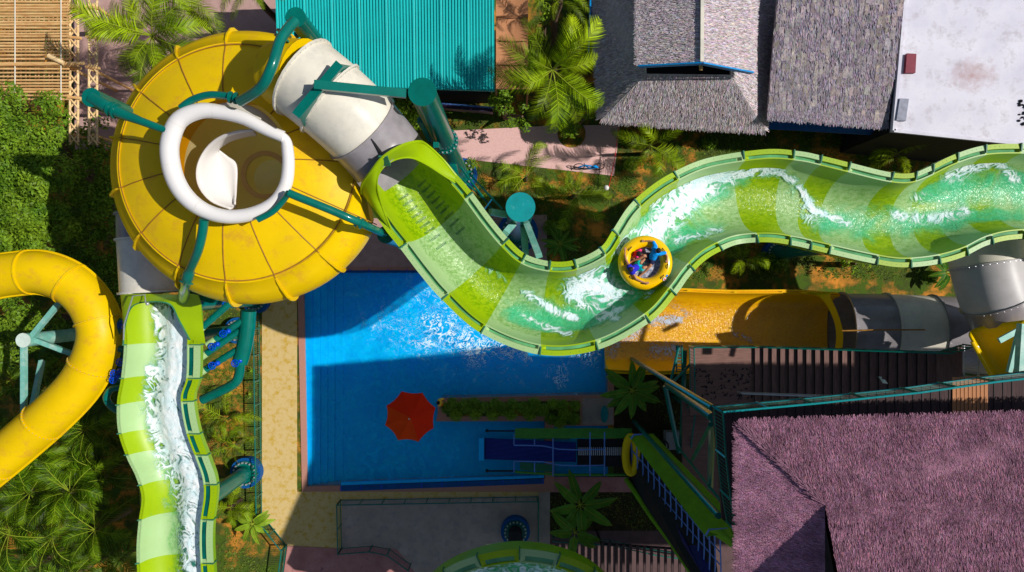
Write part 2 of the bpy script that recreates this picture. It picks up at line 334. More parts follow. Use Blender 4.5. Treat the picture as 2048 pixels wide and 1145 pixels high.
def field(px,py,segs):
    v=0
    for s in segs:
        d=segd(px,py,s)
        if d<3*s[4]: v=max(v,s[5]*math.exp(-(d/s[4])**2))
    return v
# ---------------------------------------------------------------- world, light, camera
w=bpy.data.worlds.new("World"); sc.world=w; w.use_nodes=True
bg=w.node_tree.nodes['Background']; sky=w.node_tree.nodes.new('ShaderNodeTexSky'); sky.sky_type='NISHITA'; sky.sun_disc=False
KX,KY=.97,.03
sv=Vector((KX,KY,1)).normalized()
sky.sun_elevation=math.asin(sv.z); sky.sun_rotation=math.atan2(sv.x,sv.y)
w.node_tree.links.new(sky.outputs[0],bg.inputs[0]); bg.inputs[1].default_value=.07
sl=bpy.data.lights.new('sun','SUN'); sl.energy=4.7; sl.angle=math.radians(.5); sl.color=(1,.955,.88)
so=bpy.data.objects.new('sun',sl); COL.objects.link(so); so.rotation_euler=sv.to_track_quat('Z','Y').to_euler(); so.location=(30,0,50)
cd=bpy.data.cameras.new('camera'); cd.lens=24; cd.sensor_width=36; cd.clip_end=500
co=bpy.data.objects.new('camera',cd); COL.objects.link(co); co.location=(0,0,H); co.rotation_euler=(0,0,0); sc.camera=co
sc.view_settings.view_transform='Standard'; sc.view_settings.look='None'
sc.cycles.max_bounces=6; sc.cycles.transparent_max_bounces=12

exec_order=[]
# ---------------------------------------------------------------- GROUND
def flat(name,pts,z,m,kind='structure',label=None,cat=None,th=None):
    b=MB(); 
    if th: b.prism([P(x,y,z) for x,y in pts],z-th,z)
    else:
        q=[P(x,y,z) for x,y in pts]; n=len(q)
        A=sum(q[i].x*q[(i+1)%n].y-q[(i+1)%n].x*q[i].y for i in range(n))
        if A<0:q=q[::-1]
        b.poly(q)
    o=b.build(name,m)
    return props(o,label,cat,None,kind)
# ground sheet built as a grid of big quads with a hole for the pool
POOL=[(604,545),(1218,545),(1216,792),(882,797),(872,842),(1090,842),(1090,958),(682,972),(613,974)]
def ground():
    b=MB(); X0,X1,Y0,Y1=605,1216,546,973
    xs=[-6000,X0,X1,8000]; ys=[-6000,Y0,Y1,7000]
    for i in range(3):
        for j in range(3):
            if i==1 and j==1: continue
            b.poly([P(xs[i],ys[j+1],0),P(xs[i+1],ys[j+1],0),P(xs[i+1],ys[j],0),P(xs[i],ys[j],0)])
    props(b.build('ground',M['soil']),kind='structure')
ground()
# pool basin
def basin():
    b=MB(); zf=-1.1
    pts=[P(x,y,0) for x,y in [(604,545),(1217,545),(1217,974),(604,974)]]
    pts=[Vector((p.x,p.y,0)) for p in pts]
    b.cur=0
    b.poly([Vector((p.x,p.y,zf)) for p in pts[::-1]])
    for i in range(4):
        a,c=pts[i],pts[(i+1)%4]; b.poly([a,c,Vector((c.x,c.y,zf)),Vector((a.x,a.y,zf))])
    o=b.build('pool_basin',M['basin']); props(o,kind='structure')
    # entry steps along the left side
    st=thing('pool_steps','pale blue entry steps under water along the left edge of the pool','steps',P(640,760,-1))
    widths=[(606,622,-.22),(622,636,-.42),(636,649,-.60),(649,662,-.78),(662,678,-.94)]
    for k,(a,c,z) in enumerate(widths):
        q=MB(); x0=P(a,0,0).x; x1=P(c,0,0).x; y0=P(0,972,0).y; y1=P(0,547,0).y
        q.box(((x0+x1)/2,(y0+y1)/2,(z-1.09)/2),(x1-x0-.02,y1-y0-.02*k,z+1.09)); q.build('step',M['basinlight'] if k==0 else M['basin'],st)
basin()
def sheetfrom(pts,z,step=14):
    # grid clipped to polygon in px space
    def inside(x,y):
        c=False;n=len(pts)
        for i in range(n):
            x0,y0=pts[i];x1,y1=pts[(i+1)%n]
            if (y0>y)!=(y1>y) and x<(x1-x0)*(y-y0)/(y1-y0)+x0: c=not c
        return c
    return inside
def poolwater():
    b=MB(); zf=-.12; foam=[];wet=[]
    segs=[(870,650,960,705,48,.62),(850,590,930,640,60,.42),(760,640,860,680,60,.34),(960,740,1120,760,45,.3),(700,600,800,620,40,.22),(960,690,1060,700,35,.62),(850,690,900,640,40,.5),(1060,700,1190,720,30,.35),(1110,760,1200,690,50,.4),(900,730,1100,760,40,.25),(1180,720,1215,650,40,.5)]
    X0,X1,Y0,Y1=604.5,1216.5,545.5,973.5; st=9; nx=int((X1-X0)/st);ny=int((Y1-Y0)/st)
    for j in range(ny+1):
        for i in range(nx+1):
            px=X0+(X1-X0)*i/nx;py=Y0+(Y1-Y0)*j/ny; p=P(px,py,0);p.z=zf; b.vert(p); foam.append(field(px,py,segs)); wet.append(.25+.15*math.sin(px*.01)+.1*field(px,py,[(900,640,1100,740,120,1)]))
    for j in range(ny):
        for i in range(nx):
            a=j*(nx+1)+i; b.face(a+nx+1,a+nx+2,a+1,a)
    props(b.build('pool_water',M['waterp'],attrs={'foam':foam,'wet':wet}),kind='structure')
poolwater()
# decks and paving
z1,z2,z3=.03,.034,.038
flat('concrete_deck',[(524,520),(524,1030),(575,1092),(562,1200),(1100,1200),(1100,984),(604,984),(594,984),(594,520)],.02,M['conc'],th=.2)
flat('upper_deck',[(594,440),(594,534),(1094,534),(1094,430)],.02,M['mauve'],th=.2)
flat('pool_border',[(594,534),(606,534),(614,984),(604,984)],.045,M['border'],th=.25)
flat('pool_border_top',[(606,534),(1230,534),(1230,546),(606,546)],.045,M['border'],th=.25)
flat('pool_border_bottom',[(604,974),(684,972),(1090,958),(1090,842),(1108,842),(1108,984),(604,984)],.05,M['border'],th=1.2)
flat('pool_border_right',[(1216,546),(1216,745),(1216,850),(1228,850),(1228,546)],.045,M['border'],th=1.2)
flat('lower_walk',[(1100,955),(1275,955),(1275,985),(1100,985)],.03,M['redpave'],th=.2)
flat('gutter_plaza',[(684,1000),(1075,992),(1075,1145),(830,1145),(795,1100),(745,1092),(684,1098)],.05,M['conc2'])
flat('red_plaza',[(575,1092),(684,1098),(745,1092),(795,1100),(830,1145),(830,1200),(560,1200)],.054,M['redpave'])
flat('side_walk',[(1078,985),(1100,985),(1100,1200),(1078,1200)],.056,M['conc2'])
flat('pink_path',[(900,262),(1100,252),(1240,250),(1228,352),(925,318),(890,300)],.02,M['pink'],th=.15)
flat('pink_path_spur',[(1100,253),(1102,190),(1160,190),(1160,253)],.03,M['pink'],th=.15)
flat('mauve_plaza',[(140,-200),(560,-200),(560,140),(240,300),(150,300)],.02,M['mauve'],th=.15)
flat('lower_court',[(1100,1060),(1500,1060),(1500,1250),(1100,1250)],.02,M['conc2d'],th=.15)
flat('shaded_soil_patch',[(1100,985),(1300,985),(1420,1062),(1100,1062)],.025,M['shadesoil'])  # dark sheet painting the deep shade below the conveyor
flat('shaded_soil_patch',[(1228,748),(1366,748),(1366,955),(1228,955)],.035,M['shadesoil'])  # dark sheet painting the shade beside the tower
flat('stone_pad',[(1165,797),(1226,797),(1226,850),(1165,850)],.07,M['conc2'],th=.2)
# planting circle
b=MB(); c=P(1143,268,0); b.cyl((c.x,c.y,-.05),.82,.10,32); props(b.build('planting_circle',M['soil']),kind='structure')
# pool island
flat('pool_island',[(882,797),(1216,790),(1216,852),(1090,852),(1090,843),(872,843)],.06,M['border'],th=1.15)
flat('island_soil',[(893,805),(1160,802),(1160,850),(1100,850),(1100,832),(893,834)],.075,M['soil'])
# gutter channel along pool bottom
g=thing('pool_gutter','bright blue overflow channel with dividers along the lower pool edge','gutter',P(885,970,0))
b=MB(); b.slab([P(682,965,.0)+Vector((0,0,.03)),P(1088,951,.0)+Vector((0,0,.03)),P(1088,956,.0)+Vector((0,0,.03)),P(682,971,.0)+Vector((0,0,.03))],.2); b.build('lip',M['basinlight'],g)
b=MB()
for k in range(11):
    x=682+k*40.4; y=978-k*1.4; b.bar(P(x,y-6,.07),P(x,y+4,.07),.06,.03)
b.build('divider',M['bluep'],g)
b=MB(); b.slab([P(682,972,.058),P(1088,958,.058),P(1088,968,.058),P(682,983,.058)],.05); b.build('grate',M['blueconc'],g)
g=thing('pool_gutter','dark blue overflow channel at the upper pool edge below the yellow bowl','gutter',P(760,544,0))
b=MB(); b.slab([P(690,541,.06),P(1000,541,.06),P(1000,546,.06),P(690,546,.06)],.1); b.build('grate',M['blueconc'],g)
b=MB()
for k in range(8): b.bar(P(700+k*38,538,.08),P(700+k*38,546,.08),.05,.03)
b.build('divider',M['bluep'],g)
# ---------------------------------------------------------------- SLIDES
def slide(root,st,joints,first,rA,rB,D,glass,wsegs,fsegs,wbase=.1,step=.1,wu=(-.85,.85),wrange=None,fins=True,grad=0.0,cover=None,wall=1.3,mats=None,wmat='water',gd=.14,pexp=2.6):
    mats=mats or [M['lime'],M['pale'],M['limeout']]
    n=len(st)-1
    ts=[i*step for i in range(int(n/step)+1)]
    for j in joints:
        if 0<j<n:
            ts=[t for t in ts if abs(t-j)>.045]+[j-.04,j,j+.04]
    ts=sorted(ts)
    K=26; b=MB(); prev=None
    def prof(W,g):
        oA,oB=rA*.5,rB*.5
        a=[(.10,-wall),(.0,-.06),(0,0),(oA,0),(oA+.02,-g),(rA-.07,-g),(rA-.05,0),(rA,0)]
        c=[(W-rB,0),(W-rB+.05,0),(W-rB+.07,-g),(W-oB-.02,-g),(W-oB,0),(W,0),(W,-.06),(W-.10,-wall)]
        mid=[]
        for k in range(1,K):
            u=-1+2*k/K; 
            uu=math.copysign(abs(u)**.8,u)
            mid.append((rA+(W-rA-rB)*(uu+1)/2,-D*(1-abs(uu)**pexp)**.62))
        und=[]
        for k in range(1,9):
            u=1-2*k/9; und.append((W/2+u*(W/2-.12),-(wall+(D+.15-wall)*(1-abs(u)**2.5))))
        return a,mid,c,und
    rings=[]; frames=[]
    for t in ts:
        ax,ay,bx,by,z=crat(st,t); A=P(ax,ay,z);B=P(bx,by,z); W=(B-A).length; d=(B-A)/W
        g=gd
        for j in list(joints)+[0,n]:
            if abs(t-j)<.07: g=.0
        a,mid,c,und=prof(W,g); frames.append((A,d,W,t))
        pts=a+mid+c+und
        rings.append([b.vert(A+d*x+Vector((0,0,zz))) for x,zz in pts])
    na,nm,nc=8,K-1,8; tot=len(rings[0])
    for i in range(len(rings)-1):
        tm=(ts[i]+ts[i+1])/2; par=(first+sum(1 for j in joints if j<=tm))%2
        for k in range(tot):
            k2=(k+1)%tot
            b.cur=2 if (k==0 or k>=na+nm+nc-2) else par
            b.face(rings[i][k],rings[i][k2],rings[i+1][k2],rings[i+1][k])
    b.cur=2; b.face(*rings[0]); b.face(*rings[-1][::-1])
    hull=b.build('channel',mats,root,smooth=True,angle=35)
    # windows inside the rims
    ends=[0]+list(joints)+[n]
    for q in range(len(ends)-1):
        for side,rw in ((0,rA),(1,rB)):
            if rw<.28: continue
            wb=MB(); rr=[]
            ss=[ends[q]+(ends[q+1]-ends[q])*(.07+.86*m/10) for m in range(11)]
            for t in ss:
                if t<0.2: continue
                ax,ay,bx,by,z=crat(st,t); A=P(ax,ay,z);B=P(bx,by,z); W=(B-A).length; d=(B-A)/W
                x0,x1=(rA*.5+.02,rw-.07) if side==0 else (W-rw+.07,W-rB*.5-.02)
                rr.append((wb.vert(A+d*x0+Vector((0,0,-gd+.012))),wb.vert(A+d*x1+Vector((0,0,-gd+.012)))))
            for i in range(len(rr)-1): wb.face(rr[i][0],rr[i][1],rr[i+1][1],rr[i+1][0])
            if len(rr)>2: wb.build('window',glass,root)
    if fins:
        for j in joints:
            ax,ay,bx,by,z=crat(st,j); A=P(ax,ay,z);B=P(bx,by,z); W=(B-A).length; d=(B-A)/W; t=d.cross(Vector((0,0,1)))
            fb=MB()
            for x0,x1 in((-.03,rA*.8),(W-rB*.8,W+.03)):
                q=[A+d*x0+Vector((0,0,-.35)),A+d*x1+Vector((0,0,-.10)),A+d*x1+Vector((0,0,.03)),A+d*x0+Vector((0,0,.09))] if x0<1 else [A+d*x0+Vector((0,0,-.10)),A+d*x1+Vector((0,0,-.35)),A+d*x1+Vector((0,0,.09)),A+d*x0+Vector((0,0,.03))]
                i0=[fb.vert(p-t*.025) for p in q];i1=[fb.vert(p+t*.025) for p in q]
                fb.face(*i0);fb.face(*i1[::-1])
                for e in range(4): fb.face(i0[e],i1[e],i1[(e+1)%4],i0[(e+1)%4])
            fb.build('joint_flange',M['finm'],root)
            rb=MB(); # thin seam rib below
            pr=prof(W,0)[3]; pts=[A+d*x+Vector((0,0,zz-.06)) for x,zz in pr]; rb.tube(pts,.05,5); rb.build('seam_rib',mats[2],root)
    # bolts along the rims
    bb=MB()
    for t in [i*.16 for i in range(int(n/.16))]:
        ax,ay,bx,by,z=crat(st,t); A=P(ax,ay,z);B=P(bx,by,z); W=(B-A).length; d=(B-A)/W
        for x in(rA*.25,W-rB*.25): bb.box(A+d*x+Vector((0,0,.004)),(.018,.018,.01))
    props(bb.build('bolts',M['finm'],root),kind='stuff')
    # water
    wb=MB(); foam=[];wet=[];NU=30; wr=wrange or (0,n); tw=[wr[0]+(wr[1]-wr[0])*i/int((wr[1]-wr[0])/.1) for i in range(int((wr[1]-wr[0])/.1)+1)]
    for t in tw:
        ax,ay,bx,by,z=crat(st,t); A=P(ax,ay,z);B=P(bx,by,z); W=(B-A).length; d=(B-A)/W
        for k in range(NU+1):
            uu=wu[0]+(wu[1]-wu[0])*k/NU
            p=A+d*(rA+(W-rA-rB)*(uu+1)/2)+Vector((0,0,-D*(1-abs(uu)**pexp)**.62+.05))
            if wmat=='water2':
                w_=max(0,min(1,(uu+.55)/.9)); w_=w_*w_*(3-2*w_); p.z+=max(0,z-.80+.46*max(0,min(1,(uu+.45)/1.40))-p.z)*w_
            px,py=PX(p); f=field(px,py,fsegs)
            if wmat=='water2' and uu>0: f=max(f,.95*min(1,uu*2.2))
            p.z+=.03*f*R(-1,1)
            wb.vert(p); foam.append(f)
            edge=max(0,1-max(0,(abs(uu)-.66)/.25)) if wmat!='water2' else (1 if uu>0 else max(0,1-max(0,(-uu-.66)/.25)))
            wet.append((wbase+field(px,py,wsegs))*edge+ -.5*(1-edge)+.25*f)
    for i in range(len(tw)-1):
        for k in range(NU):
            a=i*(NU+1)+k; wb.face(a,a+1,a+NU+2,a+NU+1)
    wb.build('water',M[wmat],root,smooth=True,angle=180,attrs={'foam':foam,'wet':wet})
    return frames
# --- main green slide
ZS=14.0
MS=[(846, 288, 724, 380, 14.8), (882, 316, 744, 420, 14.6), (914, 350, 772, 462, 14.4), (945, 386, 800, 497, 14.3), (982, 436, 842, 552, 14.2), (1017, 478, 884, 600, 14.1), (1052, 509, 962, 667, 14), (1101, 523, 1080, 710, 14), (1149, 520, 1196, 700, 14), (1201, 495, 1300, 645, 14), (1226, 460, 1352, 590, 13.58), (1258, 412, 1380, 552, 13.16), (1300, 374, 1411, 521, 12.74), (1348, 344, 1445, 501, 12.32), (1418, 316, 1482, 488, 11.9), (1530, 299, 1540, 485, 11.9), (1600, 303, 1590, 492, 11.9), (1648, 313, 1625, 500, 11.9), (1697, 325, 1655, 507, 11.9), (1775, 344, 1740, 526, 11.9), (1822, 347, 1802, 535, 11.9), (1858, 334, 1868, 530, 11.9), (1905, 311, 1925, 515, 11.9), (1960, 293, 1975, 491, 11.9), (2020, 288, 2030, 479, 11.9), (2100, 292, 2100, 480, 11.9), (2200, 310, 2190, 500, 11.9), (2300, 330, 2290, 520, 11.9)]
r=thing('water_slide','winding green and pale green open water slide with a yellow raft riding in its bend','water slide',P(1101,620,0))
ring=[(1235,500,1250,480,16,.85),(1290,592,1340,580,10,.7),(1355,560,1365,540,10,.6),(1240,570,1265,590,12,.6),(1265,465,1310,462,12,.7)]
fs=[(1150,580,1175,560,32,0.98),(1190,560,1215,585,37,1.04),(1050,585,1110,622,11,0.98),(1110,622,1150,636,11,0.91),(1140,600,1235,640,10,0.81),(1195,640,1245,615,8,0.86),(1045,630,1090,655,8,0.78),(1090,655,1140,668,10,0.91),(1190,520,1230,500,12,0.78),
 (1300,475,1350,420,32,1.10),(1340,420,1390,380,40,1.10),(1390,380,1450,350,32,1.10),(1450,350,1540,335,17,1.04),(1540,335,1595,365,11,0.98),(1595,365,1625,420,11,0.94),(1625,420,1700,450,10,0.85),(1590,380,1620,440,25,0.52),
 (1790,430,1870,440,15,0.72),(1870,440,1930,425,17,0.65),(1930,340,1990,320,15,0.98),(1990,320,2030,360,12,0.91),(1900,350,1940,340,25,0.65),(1830,395,1850,400,18,0.52),(1350,555,1365,535,12,0.65),(1355,480,1440,460,11,0.72),(980,540,1010,560,10,0.52)]+ring
ws=[(1040,640,1200,650,45,.75),(1330,470,1440,480,40,.6),(1280,420,1420,370,50,.75),(1420,360,1480,350,30,.6),(1660,450,2040,440,38,.6),(1880,380,2040,380,50,.65),(1290,526,1360,520,75,.75),(1200,570,1250,600,60,.75)]
slide(r,MS,[3,5,6,7,8,9,10,11.3,13,14.6,15.8,16.9,18.05,19.2,20.3,21.2,22.2,23.2,24.3],0,.40,.40,1.75,M['glass2'],ws,fs,wbase=.02)
# hood where the tube opens into the slide
outer=[(724,388,15.1),(725,368,16.1),(742,344,16.8),(767,314,17.15),(805,291,17.05),(836,284,16.6),(853,290,15.6),(885,319,14.8),(912,352,14.5)]
inner=[(784,463,14.3),(764,412,15.0),(754,370,16.1),(762,341,16.5),(788,321,16.5),(821,316,16.3),(852,329,15.6),(880,347,15.0),(910,366,14.5)]
oo=cr(outer,5);ii=cr(inner,5); b=MB(); m=len(oo)
g=[]
for k in range(m):
    a=P(*oo[k]);c=P(*ii[k]); g.append([b.vert(a.lerp(c,s)+Vector((0,0,.12*math.sin(math.pi*s)))) for s in(0,.33,.66,1)])
for k in range(m-1):
    for s in range(3): b.face(g[k][s],g[k][s+1],g[k+1][s+1],g[k+1][s])
b.build('hood',M['lime'],r,smooth=True,angle=180)
b=MB(); b.tube([P(*p)+Vector((0,0,.02)) for p in ii],.035,6); b.tube([P(*p)+Vector((0,0,.03)) for p in oo],.05,6); b.build('hood_lip',M['lime'],r,smooth=True)
b=MB(); b.bar(P(766,313,17.2),P(773,331,16.6),.06,.3); b.build('hood_fin',M['finm'],r)
# jet slots in the slide floor
b=MB()
for row in range(9):
    for sidex in (0,1):
        t=1.0+row*.32
        ax,ay,bx,by,z=crat(MS,t); A=P(ax,ay,z);B=P(bx,by,z);W=(B-A).length;d=(B-A)/W
        tt=d.cross(Vector((0,0,1)))
        for k in range(9):
            uu=(-.52+k*.04) if sidex==0 else (.22+k*.04)
            p=A+d*(.4+(W-.8)*(uu+1)/2)+Vector((0,0,-1.75*(1-abs(uu)**2.6)**.62+.012)); b.bar(p-tt*.05,p+tt*.05,.022,.01)
b.build('jet_slots',M['finm'],r)
# --- left green slide
LS=[(244, 590, 392, 590, 9.6), (245, 640, 399, 628, 9.5), (248, 690, 400, 690, 9.4), (242, 757, 398, 757, 9.3), (234, 805, 387, 797, 9.2), (236, 862, 397, 862, 9.1), (253, 915, 416, 915, 9), (272, 955, 430, 955, 9), (283, 996, 433, 992, 8.9), (277, 1045, 426, 1045, 8.8), (273, 1100, 425, 1100, 8.8), (276, 1170, 430, 1170, 8.7), (285, 1240, 439, 1240, 8.7)]
r2=thing('water_slide','green open slide full of white rushing water beside the yellow tube','water slide',P(330,860,0))
fs=[(325,635,345,680,30,1.0),(350,680,352,750,50,1.05),(350,750,336,830,52,1.05),(338,830,348,900,48,1.02),(352,900,388,970,44,1.0),(388,970,396,1050,38,.95),(390,1050,385,1200,32,.9),(360,690,372,760,26,.8),(300,740,300,800,18,.7)]
ws=[(360,610,368,760,50,1.1),(340,760,350,860,55,1.1),(350,860,385,960,50,1.1),(375,960,390,1200,45,1.1)]
slide(r2,LS,[2,3,4.1,5.1,5.9,7.4,8.9,10.4,11.5],0,.16,.58,1.05,M['glass'],ws,fs,wbase=-.75,wall=.55,wu=(-.9,.995),gd=.07,wmat='water2')
# hood & tube joint of left slide
b=MB()
oo=[(244,590,9.6),(244,589,10.4),(290,588,11),(350,590,11),(396,592,10.4),(404,640,9.6),(411,688,9.45)]
ii=[(247,688,9.45),(251,650,9.7),(265,613,10.3),(300,604,10.4),(340,609,10.3),(358,640,9.8),(380,680,9.45)]
oo=cr(oo,5);ii=cr(ii,5); g=[]
for k in range(len(oo)):
    a=P(*oo[k]);c=P(*ii[k]); g.append([b.vert(a.lerp(c,s)) for s in(0,.5,1)])
for k in range(len(oo)-1):
    for s in range(2): b.face(g[k][s],g[k][s+1],g[k+1][s+1],g[k+1][s])
b.build('hood',M['lime'],r2,smooth=True,angle=180)
b=MB(); b.tube([P(*p)+Vector((0,0,.02)) for p in ii],.035,6);b.build('hood_lip',M['finm'],r2,smooth=True)
b=MB(); b.tube([P(x,y,z) for x,y,z in[(247,680,9.8),(248,650,10.4),(266,592,11.2),(290,590,11.2),(291,606,11)]],.03,6); b.ball(P(295,608,11),.08); b.build('spray_pipe',M['steel'],r2,smooth=True)
# bottom green slide
r3=thing('water_slide','shaded green slide bend curving in at the bottom edge of the photo','water slide',P(1040,1250,0))
BS=[(800,1260,960,1400,8.3),(830,1195,975,1330,8.3),(880,1145,1000,1290,8.3),(950,1113,1018,1275,8.3),(1035,1099,1038,1270,8.3),(1120,1110,1060,1275,8.3),(1190,1140,1078,1290,8.3),(1240,1190,1100,1330,8.3),(1270,1260,1120,1400,8.3)]
slide(r3,BS,[1,2.1,3.05,4.05,5.0,6.0,7.0],1,.62,.4,1.3,M['glass2'],[(1040,1150,1040,1150,100,.6)],[(960,1150,1120,1150,40,.75)],gd=.10)

# --- yellow bowl
zs=15.0
cw=P(476,326,zs); C0=Vector((cw.x,cw.y,0))
bowl=thing('bowl_slide','huge yellow bowl slide with a white looped opening in its middle','bowl slide',C0)
rs=237*25/F; ro=275*25.9/F
def notch(b):
    t=P(768,372,14.2); ta=math.atan2(t.y-C0.y,t.x-C0.x)
    for k,v in enumerate(b.v):
        dx,dy=v[0]-C0.x,v[1]-C0.y; r_=math.hypot(dx,dy)
        if r_>4.5:
            da=(math.atan2(dy,dx)-ta+math.pi)%(2*math.pi)-math.pi
            if abs(da)<.32:
                m_r=ro-.75*math.cos(da/.32*math.pi/2)**.6
                if r_>m_r: f=m_r/r_; b.v[k]=(C0.x+dx*f,C0.y+dy*f,v[2])
prof=[(2.15,15.72),(2.6,15.66),(3.2,15.50),(3.8,15.28),(rs-.12,15.05),(rs,15.0),(rs+.02,15.05),(rs+.07,15.05),(rs+.08,14.97),(rs+.45,14.72),(ro-.12,14.3),(ro,13.8),(ro-.03,13.3),(ro-.35,12.5),(3.6,11.2),(2.0,10.4),(1.0,10.1)]
b=MB(); b.lathe((C0.x,C0.y,0),[(a,z) for a,z in prof[:13]][::-1],120); notch(b); b.build('shell',M['yellow2'],bowl,smooth=True,angle=50)
b=MB(); b.lathe((C0.x,C0.y,0),[(a,z) for a,z in prof[12:]][::-1],96); notch(b); b.build('underside',M['ythin'],bowl,smooth=True,angle=50)
# seams
nse=15
for k in range(nse):
    if k==-1: continue
    a=2*math.pi*k/nse+math.radians(96-0)
    ca,sa=math.cos(a),math.sin(a); b=MB()
    pts=[Vector((C0.x+ca*q,C0.y+sa*q,z+.012)) for q,z in prof[:13]]
    b.tube(pts,.022,5); b.build('seam',M['seam'],bowl,smooth=True)
    # flange fin with rounded bulge outside
    b=MB(); t=Vector((-sa,ca,0))*.03
    if math.cos(a-math.atan2(P(765,365,14)[1]-C0.y,P(765,365,14)[0]-C0.x))>.93: continue
    fl=[(rs+.05,15.0),(rs+.3,14.92),(rs+.55,14.74),(ro,14.36),(ro+.12,14.05),(ro+.14,13.7),(ro+.06,13.3),(ro-.3,12.4),(ro-.6,12.5),(ro-.2,13.4),(ro-.25,14.2),(rs+.4,14.65)]
    q=[Vector((C0.x+ca*x,C0.y+sa*x,z)) for x,z in fl]
    i0=[b.vert(p-t) for p in q];i1=[b.vert(p+t) for p in q]; n=len(q)
    for e in range(n): b.face(i0[e],i1[e],i1[(e+1)%n],i0[(e+1)%n])
    b.face(*i0); b.face(*i1[::-1]); b.build('flange_fin',M['yellow2'],bowl)
b=MB(); b.lathe((C0.x,C0.y,0),[(rs-.04,15.09),(rs,15.09)],120); b.build('seam',M['seam'],bowl)
# inside
b=MB(); b.lathe((C0.x,C0.y,0),[(2.16,15.70),(2.5,15.3),(2.55,14.8),(2.35,14.2)],64); b.build('inner_wall',M['orangein'],bowl,smooth=True)
b=MB(); b.lathe((C0.x,C0.y,0),[(2.36,14.22),(2.1,13.2),(1.5,12.4),(.98,12.2)],64); b.build('inner_cone',M['olive'],bowl,smooth=True)
b=MB(); b.lathe((C0.x,C0.y,0),[(.99,12.2),(.98,12.28),(.80,12.28),(.78,12.2)],48); b.build('exit_ring',M['exitm'],bowl,smooth=True)
b=MB(); b.lathe((C0.x,C0.y,0),[(.78,12.22),(.78,11.4),(.4,11.3),(.01,11.28)],48); b.build('exit_throat',M['exitm2'],bowl,smooth=True)
# white chute inside
le=[(505,258,16.0),(470,262,15.9),(435,275,15.6),(408,300,15.3),(392,335,15.1),(395,372,14.9),(420,404,14.8),(460,420,14.7)]
ri=[(508,272,15.4),(480,275,15.1),(452,285,14.8),(437,296,14.5),(455,312,14.3),(474,330,14.2),(474,378,14.2),(471,408,14.4)]
lo=cr(le,5);ro_=cr(ri,5);b=MB();g=[]
for k in range(len(lo)):
    a=P(*lo[k]);c=P(*ro_[k]); g.append([b.vert(a.lerp(c,s)+Vector((0,0,-.35*math.sin(math.pi*s)))) for s in[i/8 for i in range(9)]])
for k in range(len(lo)-1):
    for s in range(8): b.face(g[k][s],g[k][s+1],g[k+1][s+1],g[k+1][s])
o=b.build('inner_chute',M['white'],bowl,smooth=True,angle=180)
md=o.modifiers.new('thick','SOLIDIFY'); md.thickness=.06
# white rolled rim
rim=[(567,274,13),(535,261,13),(486,236,15),(437,224,16),(398,223,17.5),(361,239,19),(344,270,20),(339,307,20),(349,356,20),(373,395,19),(410,422,17),(457,434,15.5),(508,427,15),(549,405,14.5),(571,371,14),(577,332,13.5),(575,298,13),(571,281,11.5),(560,271,11)]
rp=cr(rim,6); zr=16.7
b=MB(); b.tube([P(x,y,zr+.25*math.sin(i/len(rp)*6.28)) for i,(x,y,q) in enumerate(rp)],[q*.92*23/F for x,y,q in rp],20); b.build('white_rim',M['white'],bowl,smooth=True,angle=60)
b=MB()
for i in range(6,len(rp)-4,13):
    x,y,q=rp[i];x2,y2,_=rp[i+1]; a=P(x,y,zr+.25*math.sin(i/len(rp)*6.28)); c=P(x2,y2,zr+.25*math.sin((i+1)/len(rp)*6.28)); dd=(c-a).normalized()*.008; b.tube([a-dd,a+dd],q*.92*23/F+.003,20)
b.build('rim_joint',M['cream'],bowl,smooth=True)
# skirt joining shell to the rim
b=MB(); g=[]
for x,y,q in rp:
    a=P(x,y,zr-.25); dv=(a-Vector((C0.x,C0.y,a.z))); dv.normalize()
    g.append((b.vert(a),b.vert(Vector((C0.x+dv.x*2.0,C0.y+dv.y*2.05,15.6)))))
for k in range(len(g)-1): b.face(g[k][0],g[k+1][0],g[k+1][1],g[k][1])
b.build('skirt',M['cream'],bowl,smooth=True)
# bowl inlet socket (yellow) toward tube
b=MB(); pth=cr([(556,150,16.0),(574,150,16.2),(590,152,16.4),(606,156,16.5)],5); b.tube([P(*p) for p in pth],[1.1+.22*i/len(pth) for i in range(len(pth))],28); b.build('inlet_socket',M['yellow2'],bowl,smooth=True)
# --- tube from bowl to slide
def flume(name,label,path,rad,segs,parent=None,group=None,cat='slide tube',n=28,ringw=.09,long=False):
    pth=cr(path,8); W=[P(*p) for p in pth]; rt=parent or thing(name,label,cat,Vector((W[len(W)//2].x,W[len(W)//2].y,0)),group)
    for i0,i1,mm in segs:
        a,c=int(i0*8),int(i1*8); b=MB(); b.tube(W[a:c+1],rad[0] if not hasattr(rad,'__call__') else [rad(i) for i in range(a,c+1)],n,caps=False); b.build('tube_section',mm,rt,smooth=True)
    for i in sorted(set([s[0] for s in segs]+[s[1] for s in segs])):
        k=int(i*8); p=W[k]; d=(W[min(k+1,len(W)-1)]-W[max(k-1,0)]).normalized()*.035; rr=rad[0] if not hasattr(rad,'__call__') else rad(k)
        b=MB(); b.tube([p-d*1.02,p-d,p+d,p+d*1.02],[rr-.02,rr+ringw,rr+ringw,rr-.02],n,caps=False); 
        mm=segs[0][2]
        for s in segs:
            if s[0]<=i<=s[1]: mm=s[2]
        fo_=b.build('flange_ring',mm,rt,smooth=True)
        b=MB()
        x=d.normalized().cross(Vector((0,0,1))).normalized(); y=x.cross(d.normalized())
        for q in range(36):
            aa=2*math.pi*q/36; c=p+(x*math.cos(aa)+y*math.sin(aa))*(rr+ringw*.55); b.box(c+d*1.1,(.028,.028,.028)) 
        props(b.build('ring_bolts',M['steel'],fo_),kind='stuff')
    return rt,W
tp=[(607,156,16.5),(631,174,16.5),(660,198,16.45),(702,236,16.2),(734,268,15.8),(756,293,15.5),(775,316,15.3)]
